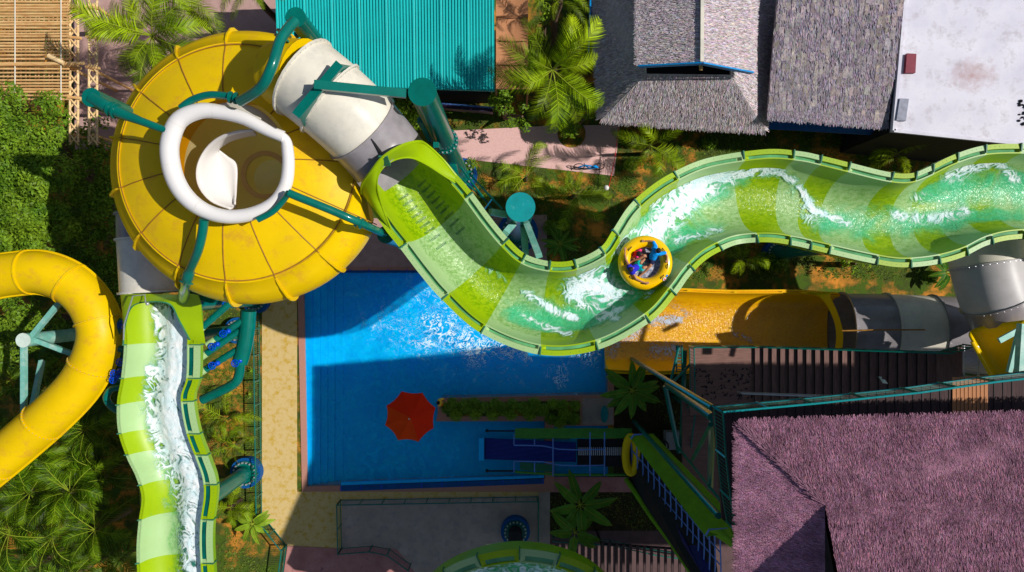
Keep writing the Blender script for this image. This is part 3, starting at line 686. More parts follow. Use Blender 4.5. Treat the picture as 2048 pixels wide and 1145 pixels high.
ft,W=flume('slide_tube','cream and grey closed tube running from the yellow bowl to the green slide',tp,[lambda k:1.43-.02*k/48][0],[(0,2,M['cream']),(2,3.625,M['cream']),(3.625,6,M['grey'])])
b=MB(); pts=[P(x,y,z) for x,y,z in[(635,92,16.4),(676,118,16.5),(730,162,16.5),(790,225,16.2)]]
b.tube([P(*p) for p in cr([(726,256,17.26),(744,281,17.03),(757,299,16.9),(763,307,16.86)],4)],.045,6); b.build('top_seam',M['black'],ft)
b=MB(); b.tube([P(*p) for p in cr([(642,98,16.9),(682,126,16.85),(724,164,16.7),(765,208,16.3)],5)],.05,5); b.build('side_flange',M['cream'],ft)
# saddle bracket on the tube
_r=[o for o in bpy.data.objects if o.name.startswith('flange_ring') and o.parent==ft]
_l=max(_r,key=lambda o:o.data.vertices[0].co.x)
for _c in [o for o in bpy.data.objects if o.parent==_l]: bpy.data.objects.remove(_c)
bpy.data.objects.remove(_l)
b=MB(); _g=[]
for _p in (P(762,299,15.45),P(775,316,15.3),P(793,344,14.9)):
    _d=Vector((.63,-.78,0)); _x=Vector((.78,.63,0)); _g.append([b.vert(_p+_x*1.42*math.cos(a_)+Vector((0,0,1.42*1.12*math.sin(a_)))) for a_ in [math.pi+math.pi*q/20 for q in range(21)]])
for _i in range(2):
    for q in range(20): b.face(_g[_i][q],_g[_i][q+1],_g[_i+1][q+1],_g[_i+1][q])
b.build('tube_floor',M['grey'],ft,smooth=True)
sb=thing('support_bracket','crossed teal steel brackets clamped over the cream slide tube','bracket',P(664,190,0))
b=MB(); b.bar(P(592,232,18.1),P(680,128,18.1),.30,.10); b.build('cross_beam',M['teal'],sb)
b=MB(); b.slab([P(600,236,18.0),P(635,196,18.05),P(613,262,16.6)],.05); b.slab([P(680,128,18.1),P(664,150,18.1),P(712,134,16.9)],.05); b.build('gusset',M['teal'],sb)
b=MB(); b.bar(P(628,170,18.3),P(812,188,17.6),.28,.16); b.build('arm',M['teal'],sb)
# ---- other tubes
yt=[(-120,1010,7.5),(-40,950,7.6),(48,878,7.8),(118,815,8),(165,762,8),(194,705,8.1),(200,655,8.2),(180,605,8.2),(140,567,8.3),(85,546,8.4),(30,548,8.4),(-30,560,8.5),(-120,600,8.5)]
ft2,_=flume('slide_tube','plain yellow closed tube slide looping past the trees on the left',yt,[.98],[(0,1.4,M['yellow2']),(1.4,2.6,M['yellow2']),(2.6,4.6,M['yellow2']),(4.6,6.25,M['yellow2']),(6.25,8.1,M['yellow2']),(8.1,9.6,M['yellow2']),(9.6,12,M['yellow2'])],n=24,ringw=.07)
pth=[P(*p) for p in cr(yt,8)]
for sgn in(-1,1):
    b=MB(); q=[]
    for i,p in enumerate(pth):
        d=(pth[min(i+1,len(pth)-1)]-pth[max(i-1,0)]).normalized(); x=d.cross(Vector((0,0,1))).normalized(); q.append(p+x*sgn*1.0+Vector((0,0,-.05)))
    b.tube(q,.06,6); b.build('side_flange',M['yellow2'],ft2,smooth=True)
# tube under the bowl (cream)
ft3,_=flume('slide_tube','cream tube under the yellow bowl feeding the white water slide',[(309,430,9.9),(310,480,9.9),(313,530,9.9),(316,584,9.9)],[1.50],[(0,1,M['grey']),(1,3,M['cream'])])
# right grey tubes
ft4,_=flume('slide_tube','grey and white tube dropping from under the green slide at the right',[(1968,465,7.6),(1969,490,7.8),(1973,530,8.0),(1988,585,8.0),(2006,625,7.9),(2030,665,7.7)],[1.50],[(0,2,M['cream']),(2,3.4,M['lgrey']),(3.4,5,M['grey'])])
ft5,_=flume('slide_tube','grey and cream tube leading into the yellow run-out flume',[(1683,662,3.2),(1770,664,3.4),(1862,668,3.7),(1960,672,4),(2080,680,4.4)],[2.02],[(0,1,M['grey']),(1,2,M['cream']),(2,4,M['grey'])],n=32)
b=MB(); b.tube([P(1684,662,5.25),P(1770,660,5.45),P(1850,660,5.75)],.04,5); b.build('top_seam',M['seam'],ft5)
# yellow flare at far right
fl=thing('slide_flare','yellow flared trough end below the grey tube at the right edge','slide part',P(2010,730,0))
b=MB(); g=[]
for k in range(13):
    s=k/12; a=P(1944+55*s,684+100*s,9.6); c=P(2052+20*s,640+130*s,9.9); g.append([b.vert(a.lerp(c,q)+Vector((0,0,-1.6*math.sin(math.pi*q)*(1-.5*s)))) for q in[i/10 for i in range(11)]])
for k in range(12):
    for q in range(10): b.face(g[k][q],g[k][q+1],g[k+1][q+1],g[k+1][q])
o=b.build('trough',M['yellow'],fl,smooth=True,angle=180); md=o.modifiers.new('thick','SOLIDIFY'); md.thickness=.08
b=MB(); b.tube([P(1944,684,9.65),P(1972,734,9.65),P(2000,786,9.65)],.08,8); b.build('edge_roll',M['yellow2'],fl,smooth=True)
# yellow run-out
ro_=thing('run_out_flume','yellow run-out flume spilling foaming water into the pool','water slide',P(1450,665,0))
YS=[(1216,570,1216,746,1.6),(1290,574,1290,750,1.8),(1370,577,1370,748,2.0),(1450,580,1450,748,2.2),(1520,580,1520,748,2.4),(1600,580,1600,748,2.6),(1680,586,1680,746,2.9)]
slide(ro_,YS,[2.1,3.3,4.6],0,.2,.2,1.5,M['glass'],[(1230,680,1330,650,40,.3)],[(1240,640,1360,640,16,.72),(1330,600,1400,645,12,.5),(1310,700,1350,700,22,.75),(1220,700,1280,660,24,.6),(1470,668,1500,680,8,.7)],wbase=-.1,mats=[M['flume'],M['flume'],M['flume']],fins=False,wmat='watery',pexp=4)
b=MB(); oo=cr([(1683,584,4.2),(1660,588,4.4),(1675,625,4.9),(1686,665,5.2),(1684,705,5.0),(1682,742,4.0)],5); ii=cr([(1600,585,3.2),(1640,595,3.8),(1663,630,4.3),(1672,665,4.5),(1668,705,4.3),(1650,740,3.2)],5); g=[]
for k in range(len(oo)): g.append((b.vert(P(*oo[k])),b.vert(P(*ii[k]))))
for k in range(len(oo)-1): b.face(g[k][0],g[k][1],g[k+1][1],g[k+1][0])
b.build('hood',M['yellow'],ro_,smooth=True)
# ---------------------------------------------------------------- POLES
def pole(px,py,zt,r,label,m='teal',cap='teal',group='steel support columns of the slides',flz=None,base=True,name='support_column'):
    t=P(px,py,zt); rt=thing(name,label,'column',(t.x,t.y,0),group)
    b=MB(); b.tube([(t.x,t.y,.3),(t.x,t.y,zt)],r,24); b.build('post',M[m],rt,smooth=True)
    b=MB(); b.cyl((t.x,t.y,zt),r*1.04,.05,28); b.build('cap_plate',M[cap],rt,smooth=True)
    if base:
        b=MB(); b.cyl((t.x,t.y,0),r*2.1,.55,28); b.build('footing',M['blueconc'],rt,smooth=True)
        b=MB(); b.cyl((t.x,t.y,.55),r*1.7,.06,24); fo_=b.build('base_flange',M['teal'],rt,smooth=True)
        b=MB()
        for k in range(18):
            a=k*math.pi/9; b.box((t.x+r*1.5*math.cos(a),t.y+r*1.5*math.sin(a),.68),(.09,.09,.12),a)
        b.build('anchor_bolts',M['steel'],fo_)
    for fz in (flz or []):
        b=MB(); b.cyl((t.x,t.y,fz),r*1.3,.1,28); fo_=b.build('flange',M['teal'],rt,smooth=True)
        b=MB()
        for k in range(18):
            a=k*math.pi/9; b.box((t.x+r*1.18*math.cos(a),t.y+r*1.18*math.sin(a),fz+.14),(.06,.06,.08),a)
        b.build('flange_bolts',M['steel'],fo_)
    return rt
p1=pole(845,185,17.2,.46,'thick teal column with flat cap right of the cream slide tube',flz=[9.5])
b=MB()
for a,c in[((862,280,10),(840,240,13.5)),((878,285,10),(874,262,12)),((858,300,9),(836,300,13)),((880,300,9),(872,290,13))]: b.bar(P(*a),P(*c),.22)
b.build('cradle_strut',M['teal'],p1)
b=MB()
b.tube([P(870,300,7),P(905,330,6),P(912,360,4),P(905,390,2)],.22,10)
b.tube([P(893,290,7),P(925,340,4),P(985,420,1)],.06,6); b.tube([P(885,310,6),P(920,355,4),P(975,405,1)],.05,6)
b.build('water_pipe',M['teal'],p1,smooth=True)
p2=pole(1041,415,13.2,.56,'light teal disc topped column between the green slide and a palm',cap='teal2')
b=MB()
for a,c in[((1030,445,11.5),(1010,468,12.5)),((1052,445,11.5),(1078,512,13)),((1046,445,11),(1052,520,12.6)),((1012,430,12),(980,424,12.4))]: b.bar(P(*a),P(*c),.26)
b.build('cradle_strut',M['tealpale'],p2)
b=MB(); b.bar(P(1006,420,12.2),P(940,350,9),.08); b.bar(P(985,396,11),P(960,430,8),.06); b.build('brace',M['teal'],p2)
p3=pole(592,36,17.6,.32,'slim teal column with a round cap over the teal metal roof')
b=MB(); b.tube([P(*p) for p in cr([(590,42,17.8),(562,78,18.2),(545,130,18.5),(522,175,18.2),(480,203,17.5)],6)],.17,12); b.build('brace_pipe',M['teal'],p3,smooth=True)
b=MB(); b.tube([P(*p) for p in cr([(480,203,17.3),(462,194,17.25),(420,190,17.2),(385,200,17.1),(362,216,17)],6)],.12,12); b.build('rim_pipe',M['teal'],p3,smooth=True)
def collar(px,py,z,r,px2,py2,par):
    b=MB(); a=P(px,py,z);c=P(px2,py2,z); d=(c-a).normalized()
    for s in(-.09,.09): b.tube([a+d*(s-.03),a+d*(s+.03)],r,14)
    b.build('collar',M['teal'],par,smooth=True)
collar(566,72,17.5,.26,555,95,p3); collar(466,196,17.25,.2,445,192,p3)
b=MB()
for a,c in[((600,50,16.5),(625,95,15.8)),((612,45,16),(640,80,15.6)),((618,60,15.6),(590,72,15.6))]: b.bar(P(*a),P(*c),.16)
b.build('cradle_strut',M['teal'],p3)
p4=pole(184,196,17.0,.31,'slim teal column with tilted arm left of the yellow bowl')
b=MB(); b.tube([P(186,197,16.9),P(225,220,17),P(280,242,17.1),P(334,262,17.1)],[.24,.22,.14,.12],12); b.build('brace_pipe',M['teal'],p4,smooth=True); collar(226,220,17,.27,250,230,p4)
p5=pole(357,609,9.6,.36,'teal column standing at the lower edge of the yellow bowl above the white water')
b=MB(); b.tube([P(*p) for p in cr([(366,602,9.8),(371,570,14.3),(380,540,15.3),(395,505,16.0),(404,470,16.4),(408,440,16.6)],6)],[.22]*6+[.2]*6+[.16]*19,12); b.build('brace_pipe',M['teal'],p5,smooth=True); collar(374,560,14.8,.26,380,540,p5)
b=MB(); 
for a,c in[((372,585,9),(430,605,9)),((385,570,9.5),(420,600,8)),((400,575,9.4),(440,596,8.6))]: b.bar(P(*a),P(*c),.2)
b.build('cradle_strut',M['teal'],p5)
p6=pole(772,470,13.4,.33,'teal column hidden under the start of the green slide')
b=MB(); b.tube([P(*p) for p in cr([(768,468,13.8),(722,447,16),(660,420,16.6),(600,396,16.9),(576,386,17)],5)],.14,12); b.build('brace_pipe',M['teal'],p6,smooth=True); collar(718,446,16,.2,700,438,p6)
b=MB(); b.tube([P(*p) for p in cr([(577,386,17),(566,402,16.8),(545,424,16.7),(515,440,16.7)],5)],.11,10); b.build('rim_pipe',M['teal'],p6,smooth=True)
p7=pole(386,1020,7.0,.42,'teal column beside the left fence holding the white water slide')
p8=pole(47,681,7.6,.33,'bleached teal column with splayed arms inside the yellow tube loop',m='tealpale',cap='tealwhite')
for a,c in[((60,678,7.3),(124,600,7.4)),((70,680,7.2),(155,712,7.2)),((48,688,7.2),(48,836,7.2)),((84,722,5),(62,830,6.4)),((118,700,6.2),(148,708,6.2))]:
    b=MB(); b.bar(P(*a),P(*c),.22); b.build('arm',M['tealpale'],p8)
p9=pole(1700,489,9.0,.36,'column with blue footing under the middle of the green slide')
p10=pole(361,680,7.3,.36,'teal riser column over the pipe manifold beside the deck')
# pillar on lower plaza
pole(1031,1078,1.6,.40,'short dark column with blue collar on the shaded lower plaza',group=None,m='dark',cap='dark')
# pipe manifold
mf=thing('pipe_manifold','teal water pipes with blue valve wheels right of the white water slide','pipework',P(480,690,0))
b=MB(); b.tube([P(*p) for p in cr([(497,622,6.5),(494,660,6.4),(487,700,6.3),(480,725,6.2)],5)],.38,16); b.tube([P(*p) for p in cr([(480,722,6.2),(479,745,6),(470,766,5.9),(440,783,5.8),(405,800,5.6)],5)],.24,14); b.build('main_pipe',M['teal'],mf,smooth=True)
def valve(px,py,z,par,ang=0):
    c=P(px,py,z); b=MB(); b.tube([c+Vector((.17*math.cos(a),.17*math.sin(a),0)) for a in[i*math.pi/8 for i in range(16)]],.025,6,closed=True)
    for k in range(3): a=k*math.pi/3+ang; b.bar(c-Vector((.17*math.cos(a),.17*math.sin(a),0)),c+Vector((.17*math.cos(a),.17*math.sin(a),0)),.03)
    b.tube([c,c-Vector((0,0,.35))],.04,6); b.ball(c+Vector((.22,.12,-.1)),.13); b.build('valve_wheel',M['bluep'],par,smooth=True)
for a,c,v in[((484,642,6.6),(430,680,6.8),(446,668)),((490,655,6.4),(412,708,6.7),(424,694)),((484,694,6.3),(410,740,6.6),(424,732)),((462,605,7),(405,655,7.2),(452,610))]:
    b=MB(); A=P(*a);Cc=P(*c); b.tube([A,Cc],.17,12); 
    for s in(.2,.35,.5,.65): q=A.lerp(Cc,s); d=(Cc-A).normalized()*.02; b.tube([q-d,q+d],.19,12)
    b.build('branch_pipe',M['teal'],mf,smooth=True)
    b=MB(); d=(Cc-A).normalized(); b.tube([Cc-d*.02,Cc+d*.45],.18,12); b.build('inlet_stub',M['pale'],mf,smooth=True)
    valve(v[0],v[1],7.1,mf,R(0,1))
valve(470,727,6.6,mf)
m2=thing('pipe_manifold','teal pipe loops with blue valves between the yellow tube and white water slide','pipework',P(225,720,0))
for i,pp in enumerate([[(250,700,8),(228,697,8.2),(214,712,8.2),(215,738,8),(228,755,7.8),(250,768,7.6)],[(246,640,8.2),(236,655,8.3),(234,690,8.1),(246,712,7.8)],[(250,775,7.8),(225,778,7.9),(213,795,7.9),(222,812,7.7),(242,825,7.5)]]):
    b=MB(); b.tube([P(*p) for p in cr(pp,5)],.17,12); b.build('pipe_loop',M['teal'],m2,smooth=True)
for x,y in((240,725),(228,748),(243,650),(226,760)): valve(x,y,8.5,m2,R(0,1))
# ---------------------------------------------------------------- BUILDINGS
def thatch(name,quads,m,parent,n=3000,bl=.45,bw=.03,seedless=0,thick=.18,lift=.04,eave=True,tone=(.45,1.25)):
    """quads: (topL,topR,botR,botL) world points; straw runs top->bottom"""
    b=MB()
    for q in quads:
        b.t=.8 if tone[1]<2 else 1.6; b.slab(list(q),thick)
    areas=[((q[1]-q[0]).cross(q[3]-q[0])).length/2+((q[2]-q[1]).cross(q[2]-q[3])).length/2 for q in quads]; A=sum(areas)
    for q,ar in zip(quads,areas):
        nn=(q[1]-q[0]).cross(q[3]-q[0]); 
        if nn.length<1e-6: nn=(q[2]-q[3]).cross(q[0]-q[3])
        nn.normalize(); 
        if nn.z<0: nn=-nn
        cnt=int(n*ar/A)
        for i in range(cnt):
            u=random.random();v=random.random()**.9
            if eave and i%6==0: v=.93+.07*random.random()
            p=q[0].lerp(q[1],u).lerp(q[3].lerp(q[2],u),v)
            d=(q[3].lerp(q[2],u)-q[0].lerp(q[1],u)).normalized(); g_=Vector((nn.x,nn.y,0)); g_=(g_-nn*g_.dot(nn)).normalized(); d=(d*.3+g_).normalized()
            s=d.cross(nn); d=(d+s*R(-.22,.22)).normalized(); L=bl*R(.6,1.4); W=bw*R(.6,1.4)
            t_=R(*tone); b.t=(t_*R(.85,1.18),t_*R(.82,1.12),t_*R(.82,1.2))
            a=p+nn*.015; e=p+d*L+nn*(lift*R(.6,1.6))
            i0=[b.vert(x) for x in(a-s*W/2,a+s*W/2,e+s*W/3,e-s*W/3)]; b.face(*i0)
    return b.build(name,m,parent)
# teal corrugated roof
tr=thing('shed_building','building with bright teal corrugated metal roof behind the bowl','building',P(775,80,0))
b=MB(); z=5.0
x0=P(557,0,z).x; x1=P(989,0,z).x; yt=P(0,-60,z).y; yb=P(0,182,z).y; n=440; prev=None
def corr(f): 
    f=f%1.0
    return .07 if .15<f<.5 else (0 if f>.62 or f<.03 else (.07*(f-.03)/.12 if f<=.15 else .07*(1-(f-.5)/.12)))
xs=[];N=72
for k in range(N):
    for f in(0,.03,.15,.5,.62): xs.append((k+f)/N)
xs.append(1)
for s in xs:
    f=(s*N)%1; h=corr(f+1e-4); yy=yb+.33*(1-s)+0
    if int(s*N)%9==0: h+=.03
    x=x0+(x1-x0)*s
    cur=(b.vert((x,yt,z+.6+h)),b.vert((x,yy,z+h)))
    if prev: b.face(prev[1],cur[1],cur[0],prev[0])
    prev=cur
b.build('roof',M['roofteal'],tr)
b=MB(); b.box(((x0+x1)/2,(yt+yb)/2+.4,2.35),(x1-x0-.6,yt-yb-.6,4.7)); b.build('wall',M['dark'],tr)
b=MB(); b.bar((x0,yb+.36,4.93),(x1,yb+.03,4.93),.08,.12); b.build('eave_trim',M['roofteal'],tr)
bn=thing('banner_rail','long printed banner box on a ledge under the teal roof','banner',P(930,222,0))
b=MB(); b.bar(P(876,213,1.4),P(986,222,1.4),.28,.5); b.build('panel',mat('banner_print',(.03,.02,.05),.4,scale=2.5,c2=(.42,.12,.30),thr=(.55,.7)),bn)
b=MB(); b.bar(P(874,207,1.7),P(988,216,1.7),.07,.07); b.build('rail',M['bpipe'],bn)
# brown awning
aw=thing('canvas_awning','brown canvas awning strip beside the teal roof','awning',P(1020,90,0))
b=MB(); g=[]
X0=P(992,0,4).x;X1=P(1056,0,4).x
for j in range(41):
    y=P(0,-60+240*j/40+ (0),4).y; g.append([b.vert((X0+(X1-X0)*i/8,y,4.1-.16*math.sin(math.pi*i/8)+.07*abs(math.sin(j*math.pi/8.5)))) for i in range(9)])
for j in range(40):
    for i in range(8): b.face(g[j][i],g[j+1][i],g[j+1][i+1],g[j][i+1])
b.build('cloth',M['canvas'],aw,smooth=True)
b=MB()
for j in range(6): y=P(0,-60+48*j,4).y; b.bar((X0,y,4.2),(X1,y,4.2),.05)
for x in(X0,X1): b.bar((x,P(0,178,4).y,0),(x,P(0,178,4).y,4.1),.1)
b.build('frame',M['canvas'],aw)
# thatch hut A
hA=thing('thatched_hut','grey thatched hut with a raised gable edged in blue boards','hut',P(1365,120,0))
zl=4.2
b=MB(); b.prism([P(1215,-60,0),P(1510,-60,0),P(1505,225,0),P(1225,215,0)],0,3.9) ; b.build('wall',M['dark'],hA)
Q=[]
lt=P(1293,-60,6.6); lb=P(1293,148,6.6); rt=P(1460,-60,6.6); rb=P(1462,150,6.6)
ll=P(1183,-60,zl); lc=P(1202,240,zl); rc=P(1531,262,zl); rl=P(1556,-60,zl)
thatch('roof',[(lt,lb,lc,ll),(rb,rt,rl,rc),(lb,rb,rc,lc)],M['thA'],hA,n=20000,bl=.26,bw=.03)
zr=8.6
ua=P(1280,-60,7.3);ub=P(1279,131,7.3);ra=P(1404,-60,zr);rbb=P(1403,125,zr);uc=P(1502,144,7.3);ud=P(1512,-60,7.3)
thatch('gable_roof',[(ra,rbb,ub,ua),(rbb,ra,ud,uc)],M['thA'],hA,n=13000,bl=.24,bw=.03,thick=.2)
b=MB(); b.bar(ub+Vector((-.05,-.06,.0)),rbb+Vector((0,-.06,.02)),.07,.26); b.bar(rbb+Vector((0,-.06,.02)),uc+Vector((.05,-.06,0)),.07,.26)
b.bar(P(1181,0,4.1),P(1177,105,4.1),.08,.2); b.build('fascia_board',M['bluepaint'],hA)
b=MB(); b.tube([P(1401,122,7.9),P(1402,141,7.8)],.09,10); b.build('ridge_pole',M['bamboo'],hA,smooth=True)
b=MB(); b.bar(ra+Vector((0,0,.08)),rbb+Vector((0,0,.08)),.16,.08); b.build('ridge_cap',M['cream'],hA)
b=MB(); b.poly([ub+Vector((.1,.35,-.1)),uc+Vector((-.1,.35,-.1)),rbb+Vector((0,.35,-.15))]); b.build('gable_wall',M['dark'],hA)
# thatch B
hB=thing('thatched_hut','flat topped mauve grey thatched building between hut and white roof','hut',P(1670,110,0))
qa=(P(1560,-60,6.2),P(1815,-60,6.2),P(1775,250,5.2),P(1535,231,5.2))
thatch('roof',[qa],M['thB'],hB,n=13000,bl=.26,bw=.035,tone=(.6,1.4))
b=MB()  # reed panels of differing tone
for i in range(26):
    for j in range(13):
        if random.random()<.65:
            u0=(i+R(-.2,.2))/26;u1=u0+1/26*R(.6,1.1);v0=(j+R(-.3,.3))/13;v1=v0+1/13*R(.6,1.2)
            f=lambda u,v:qa[0].lerp(qa[1],min(1,max(0,u))).lerp(qa[3].lerp(qa[2],min(1,max(0,u))),min(1,max(0,v)))+Vector((0,0,.03+.02*random.random()))
            tt=R(.6,1.25); b.t=(tt*R(.98,1.15),tt*R(.98,1.12),tt*R(.8,1.0)); b.poly([f(u0,v1),f(u1,v1),f(u1,v0),f(u0,v0)])
props(b.build('reed_panels',M['thB'],hB),kind='stuff')
b=MB(); b.prism([P(1560,-60,0),P(1790,-60,0),P(1772,250,0),P(1552,245,0)],0,4.9); b.build('wall',M['dark'],hB)
b=MB(); b.slab([P(1535,236,3.8),P(1775,258,3.8),P(1772,272,3.4),P(1535,258,3.4)],.08); b.build('lean_to',M['blueconc'],hB)
# white roof
hC=thing('flat_roof_building','building with a stained white flat concrete roof in the top right corner','building',P(1930,120,0))
b=MB(); b.prism([P(x,y,5.5) for x,y in[(1815,-80),(2200,-80),(2200,306),(2048,290),(1785,263)]],0,5.5); b.build('wall',M['dark'],hC)  # wall coloured near black in place of shade below the roof
b=MB(); b.slab([P(x,y,5.52) for x,y in[(1815,-80),(2200,-80),(2200,306),(2048,290),(1785,263)]],.25); b.build('roof',M['wroof'],hC)
b=MB()
pp=[(1817,-80),(1787,262),(2048,289),(2200,305)]
for i in range(3): b.bar(P(*pp[i],5.55),P(*pp[i+1],5.55),.16,.14)
b.build('parapet',M['wroof'],hC)
b=MB(); b.slab([P(1814,107,5.72),P(1833,108,5.72),P(1831,146,5.72),P(1811,146,5.72)],.2); b.build('roof_hatch',M['maroon'],hC)
b=MB(); b.slab([P(1800,197,5.7),P(1818,198,5.7),P(1812,242,5.7),P(1793,241,5.7)],.18); b.build('roof_hatch',M['greyhatch'],hC)
b=MB()
for i in range(30): c=P(2045+R(-8,14),R(195,250),5.55); b.ball(c,R(.03,.09),6,4)
b.build('debris',M['dark'],hC)
# bamboo canopy
bc=thing('bamboo_canopy','slatted bamboo shade roof in the top left corner','canopy',P(70,90,0))
zc=4.6
b=MB()
y=-30
while y<205:
    x1_=139+R(-3,3); a=P(-60,y+R(-.8,.8),zc);c=P(x1_,y+R(-.8,.8),zc); b.t=R(.75,1.2); b.tube([a,c],.055*R(.8,1.2),6); y+=R(5.0,8.2)
b.build('slat',M['bamboo'],bc,smooth=True)
b=MB()
for x in range(-20,140,9): b.tube([P(x+R(-2,2),-30,zc-.3),P(x+R(-2,2),200,zc-.3)],.04,6)
b.build('cross_slat',M['bamboo2'],bc,smooth=True)
b=MB()
for x in(30,122): b.tube([P(x,-30,zc+.09),P(x,205,zc+.09)],.03,5)
b.build('binding',M['cream'],bc)
b=MB()
for x,y in((10,10),(130,10),(10,190),(130,190)): p=P(x,y,zc-.4); b.tube([(p.x,p.y,0),p],.09,8)
b.build('leg',M['bamboo'],bc)
lg=thing('bamboo_log','short cut bamboo log lying on the slatted canopy','log',P(110,118,0)); b=MB(); b.tube([P(97,112,zc+.3),P(128,127,zc+.2)],[.13,.12],12); b.build('log',M['bamboo2'],lg,smooth=True)
b=MB(); b.tube([P(0,130,zc+.1),P(168,127,zc+.1)],.09,8); b.build('long_pole',M['bamboo'],bc,smooth=True)
for nm,xx,lb in(('bamboo_truss',148,'bamboo lattice truss along the canopy edge'),('bamboo_truss',186,'free standing bamboo lattice truss right of the canopy edge')):
    t=thing(nm,lb,'truss',P(xx,120,0),'bamboo lattice trusses'); b=MB()
    for dx in(-8,8): b.tube([P(xx+dx,-30,3.9),P(xx+dx,285,3.9)],.06,8)
    b.build('chord',M['bamboo2'],t,smooth=True)
    b=MB()
    for k in range(13):
        y=-20+k*24; b.tube([P(xx-9,y,3.95),P(xx+9,y+22,3.95)],.045,6); b.tube([P(xx+9,y,3.88),P(xx-9,y+22,3.88)],.045,6)
    b.build('lattice',M['bamboo2'],t,smooth=True)
    b=MB()
    for k in range(4): y=14+k*60; b.tube([P(xx-14,y,4.0),P(xx+14,y+3,4.0)],.08,8)
    b.build('cross_peg',M['bamboo'],t,smooth=True)
    b=MB()
    for y in(10,140,270): p=P(xx,y,3.9); b.tube([(p.x,p.y,0),p],.08,8)
    b.build('leg',M['bamboo'],t)
# ---------------------------------------------------------------- TOWER
ze=19.0; m_=.46
def roofz(Y,Ye): return ze+m_*(Ye-Y)
tw=thing('thatched_tower','tall tower with a big pinkish purple thatched hip roof at the lower right','tower',P(1900,1000,0))
e1=P(1480,849,ze); e2=P(3600,788,ze); A=P(1650,1010,19.99)
Ys=A.y; 
yb_=-14.5; zb=roofz(yb_,e1.y)
Bt=Vector((A.x,yb_,zb)); Rt=Vector((e2.x,yb_,zb))
# hip face left
xb=e1.x; thp=[(A,Vector((A.x,yb_,19.99)),Vector((xb,yb_,ze)),e1)]
A2=Vector((A.x,A.y,19.99))
eM=e1.lerp(e2,(P(2180,0,ze).x-e1.x)/(e2.x-e1.x)); Rm=Vector((eM.x,yb_,zb)); Am=Vector((eM.x,A.y,roofz(A.y,e1.y))); yv=-13.2
Bv=Vector((A.x,yv,roofz(yv,e1.y))); Rv=Vector((eM.x,yv,roofz(yv,e1.y)))
b=MB(); b.slab([Rt,Rm,Am,Vector((e2.x,A.y,roofz(A.y,e1.y)))],.25); b.slab([Vector((e2.x,A.y,roofz(A.y,e1.y))),Am,eM,e2],.25); b.slab([Rm,Bt,Bv,Rv],.25); b.build('unseen_roof_extension',M['thT'],tw)  # unseen east roof added so its shadow covers the stairs
thatch('roof',[(Rv,Bv,A2,Am),(Am,A2,e1,eM)],M['thT'],tw,n=110000,bl=.12,bw=.015,thick=.25,tone=(.3,1.5),lift=.025)
thatch('hip_roof',thp,M['thT'],tw,n=26000,bl=.10,bw=.015,thick=.2,tone=(.7,2.1),lift=.012)  # straw tones raised to brighten the face the sun only grazes
# hip roll & verge straw
b=MB()
def tuft(b,p0,p1,n,dirv,L,spread,w=.03):
    for i in range(n):
        p=p0.lerp(p1,random.random()); d=(dirv+Vector((R(-spread,spread),R(-spread,spread),R(-.1,.15)))).normalized(); s=d.cross(Vector((0,0,1))).normalized(); l=L*R(.6,1.4); b.t=R(.5,1.3)
        b.face(*[b.vert(x) for x in(p-s*w/2,p+s*w/2,p+d*l+s*w/3,p+d*l-s*w/3)])
up=Vector((0,0,.07))
hd=(e1-A).normalized()
tuft(b,A+up*.5,e1.lerp(A,.06)+up*.5,3000,hd,.3,.35,.022)
tuft(b,e1,Vector((xb,yb_,ze)),1500,Vector((-1,.05,-.25)),.18,.3); tuft(b,e1,e2,2500,Vector((.0,1,-.3)),.16,.35)
b.build('hip_straw',M['thT'],tw)
b=MB(); b.poly([A2,Bt,Vector((A.x,yb_,19.7))]); b.build('gable_wall',M['dark'],tw)
# decks
zd=16.6
def railing(pts,z,label,h=1.1,m='teal',mt=None,sp=1.5,bars=True,group='deck railings',ang=None,barsp=.16,toe=False,hz=False,name='railing'):
    c=P(*pts[len(pts)//2][:2],z); rt=thing(name,label,'railing',(c.x,c.y,z),group)
    w=[P(p[0],p[1],p[2] if len(p)>2 else z) for p in pts]; H1=Vector((0,0,h))
    b=MB(); 
    for i in range(len(w)-1): b.tube([w[i]+H1,w[i+1]+H1],.035,8); b.tube([w[i]+Vector((0,0,.12)),w[i+1]+Vector((0,0,.12))],.025,6)
    b.build('rail',M[mt or m],rt,smooth=True)
    b=MB(); bb=MB()
    for i in range(len(w)-1):
        L=(w[i+1]-w[i]).length; k=max(1,int(L/sp))
        for j in range(k+(i==len(w)-2)): p=w[i].lerp(w[i+1],j/k); b.tube([p,p+H1],.04,6)
        if bars:
            k=max(1,int(L/barsp))
            for j in range(k): p=w[i].lerp(w[i+1],(j+.5)/k); bb.bar(p+Vector((0,0,.12)),p+H1,.016)
        if hz:
            for hh in(.3,.5,.7,.9): bb.bar(w[i]+Vector((0,0,hh)),w[i+1]+Vector((0,0,hh)),.018)
    b.build('post',M[m],rt,smooth=True)
    if bb.v: bb.build('baluster',M[m],rt)
    return rt
def boards(name,poly,z0,m,par,th=.15,gap=.17,along='x'):
    o=MB(); o.prism([P(x,y,z0) for x,y in poly],z0-th,z0); return o.build(name,m,par)
boards('upper_deck',[(1426,813),(1800,780),(2060,742),(2070,785),(2590,790),(2590,735),(3600,735),(3600,1300),(1480,1300),(1472,1060),(1445,1040)],zd,M['woodd'],tw)  # unseen east outline shaped by the shade wanted on the stairs
b=MB()
for k in range(34):
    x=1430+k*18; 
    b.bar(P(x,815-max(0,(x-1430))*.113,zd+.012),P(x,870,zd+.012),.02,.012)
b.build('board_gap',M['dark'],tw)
railing([(1426,813),(1600,797),(1800,776),(1950,755),(2060,743)],zd,'long teal railing on the upper tower deck above the thatch',mt='teal2',hz=True,bars=False,sp=1.2)
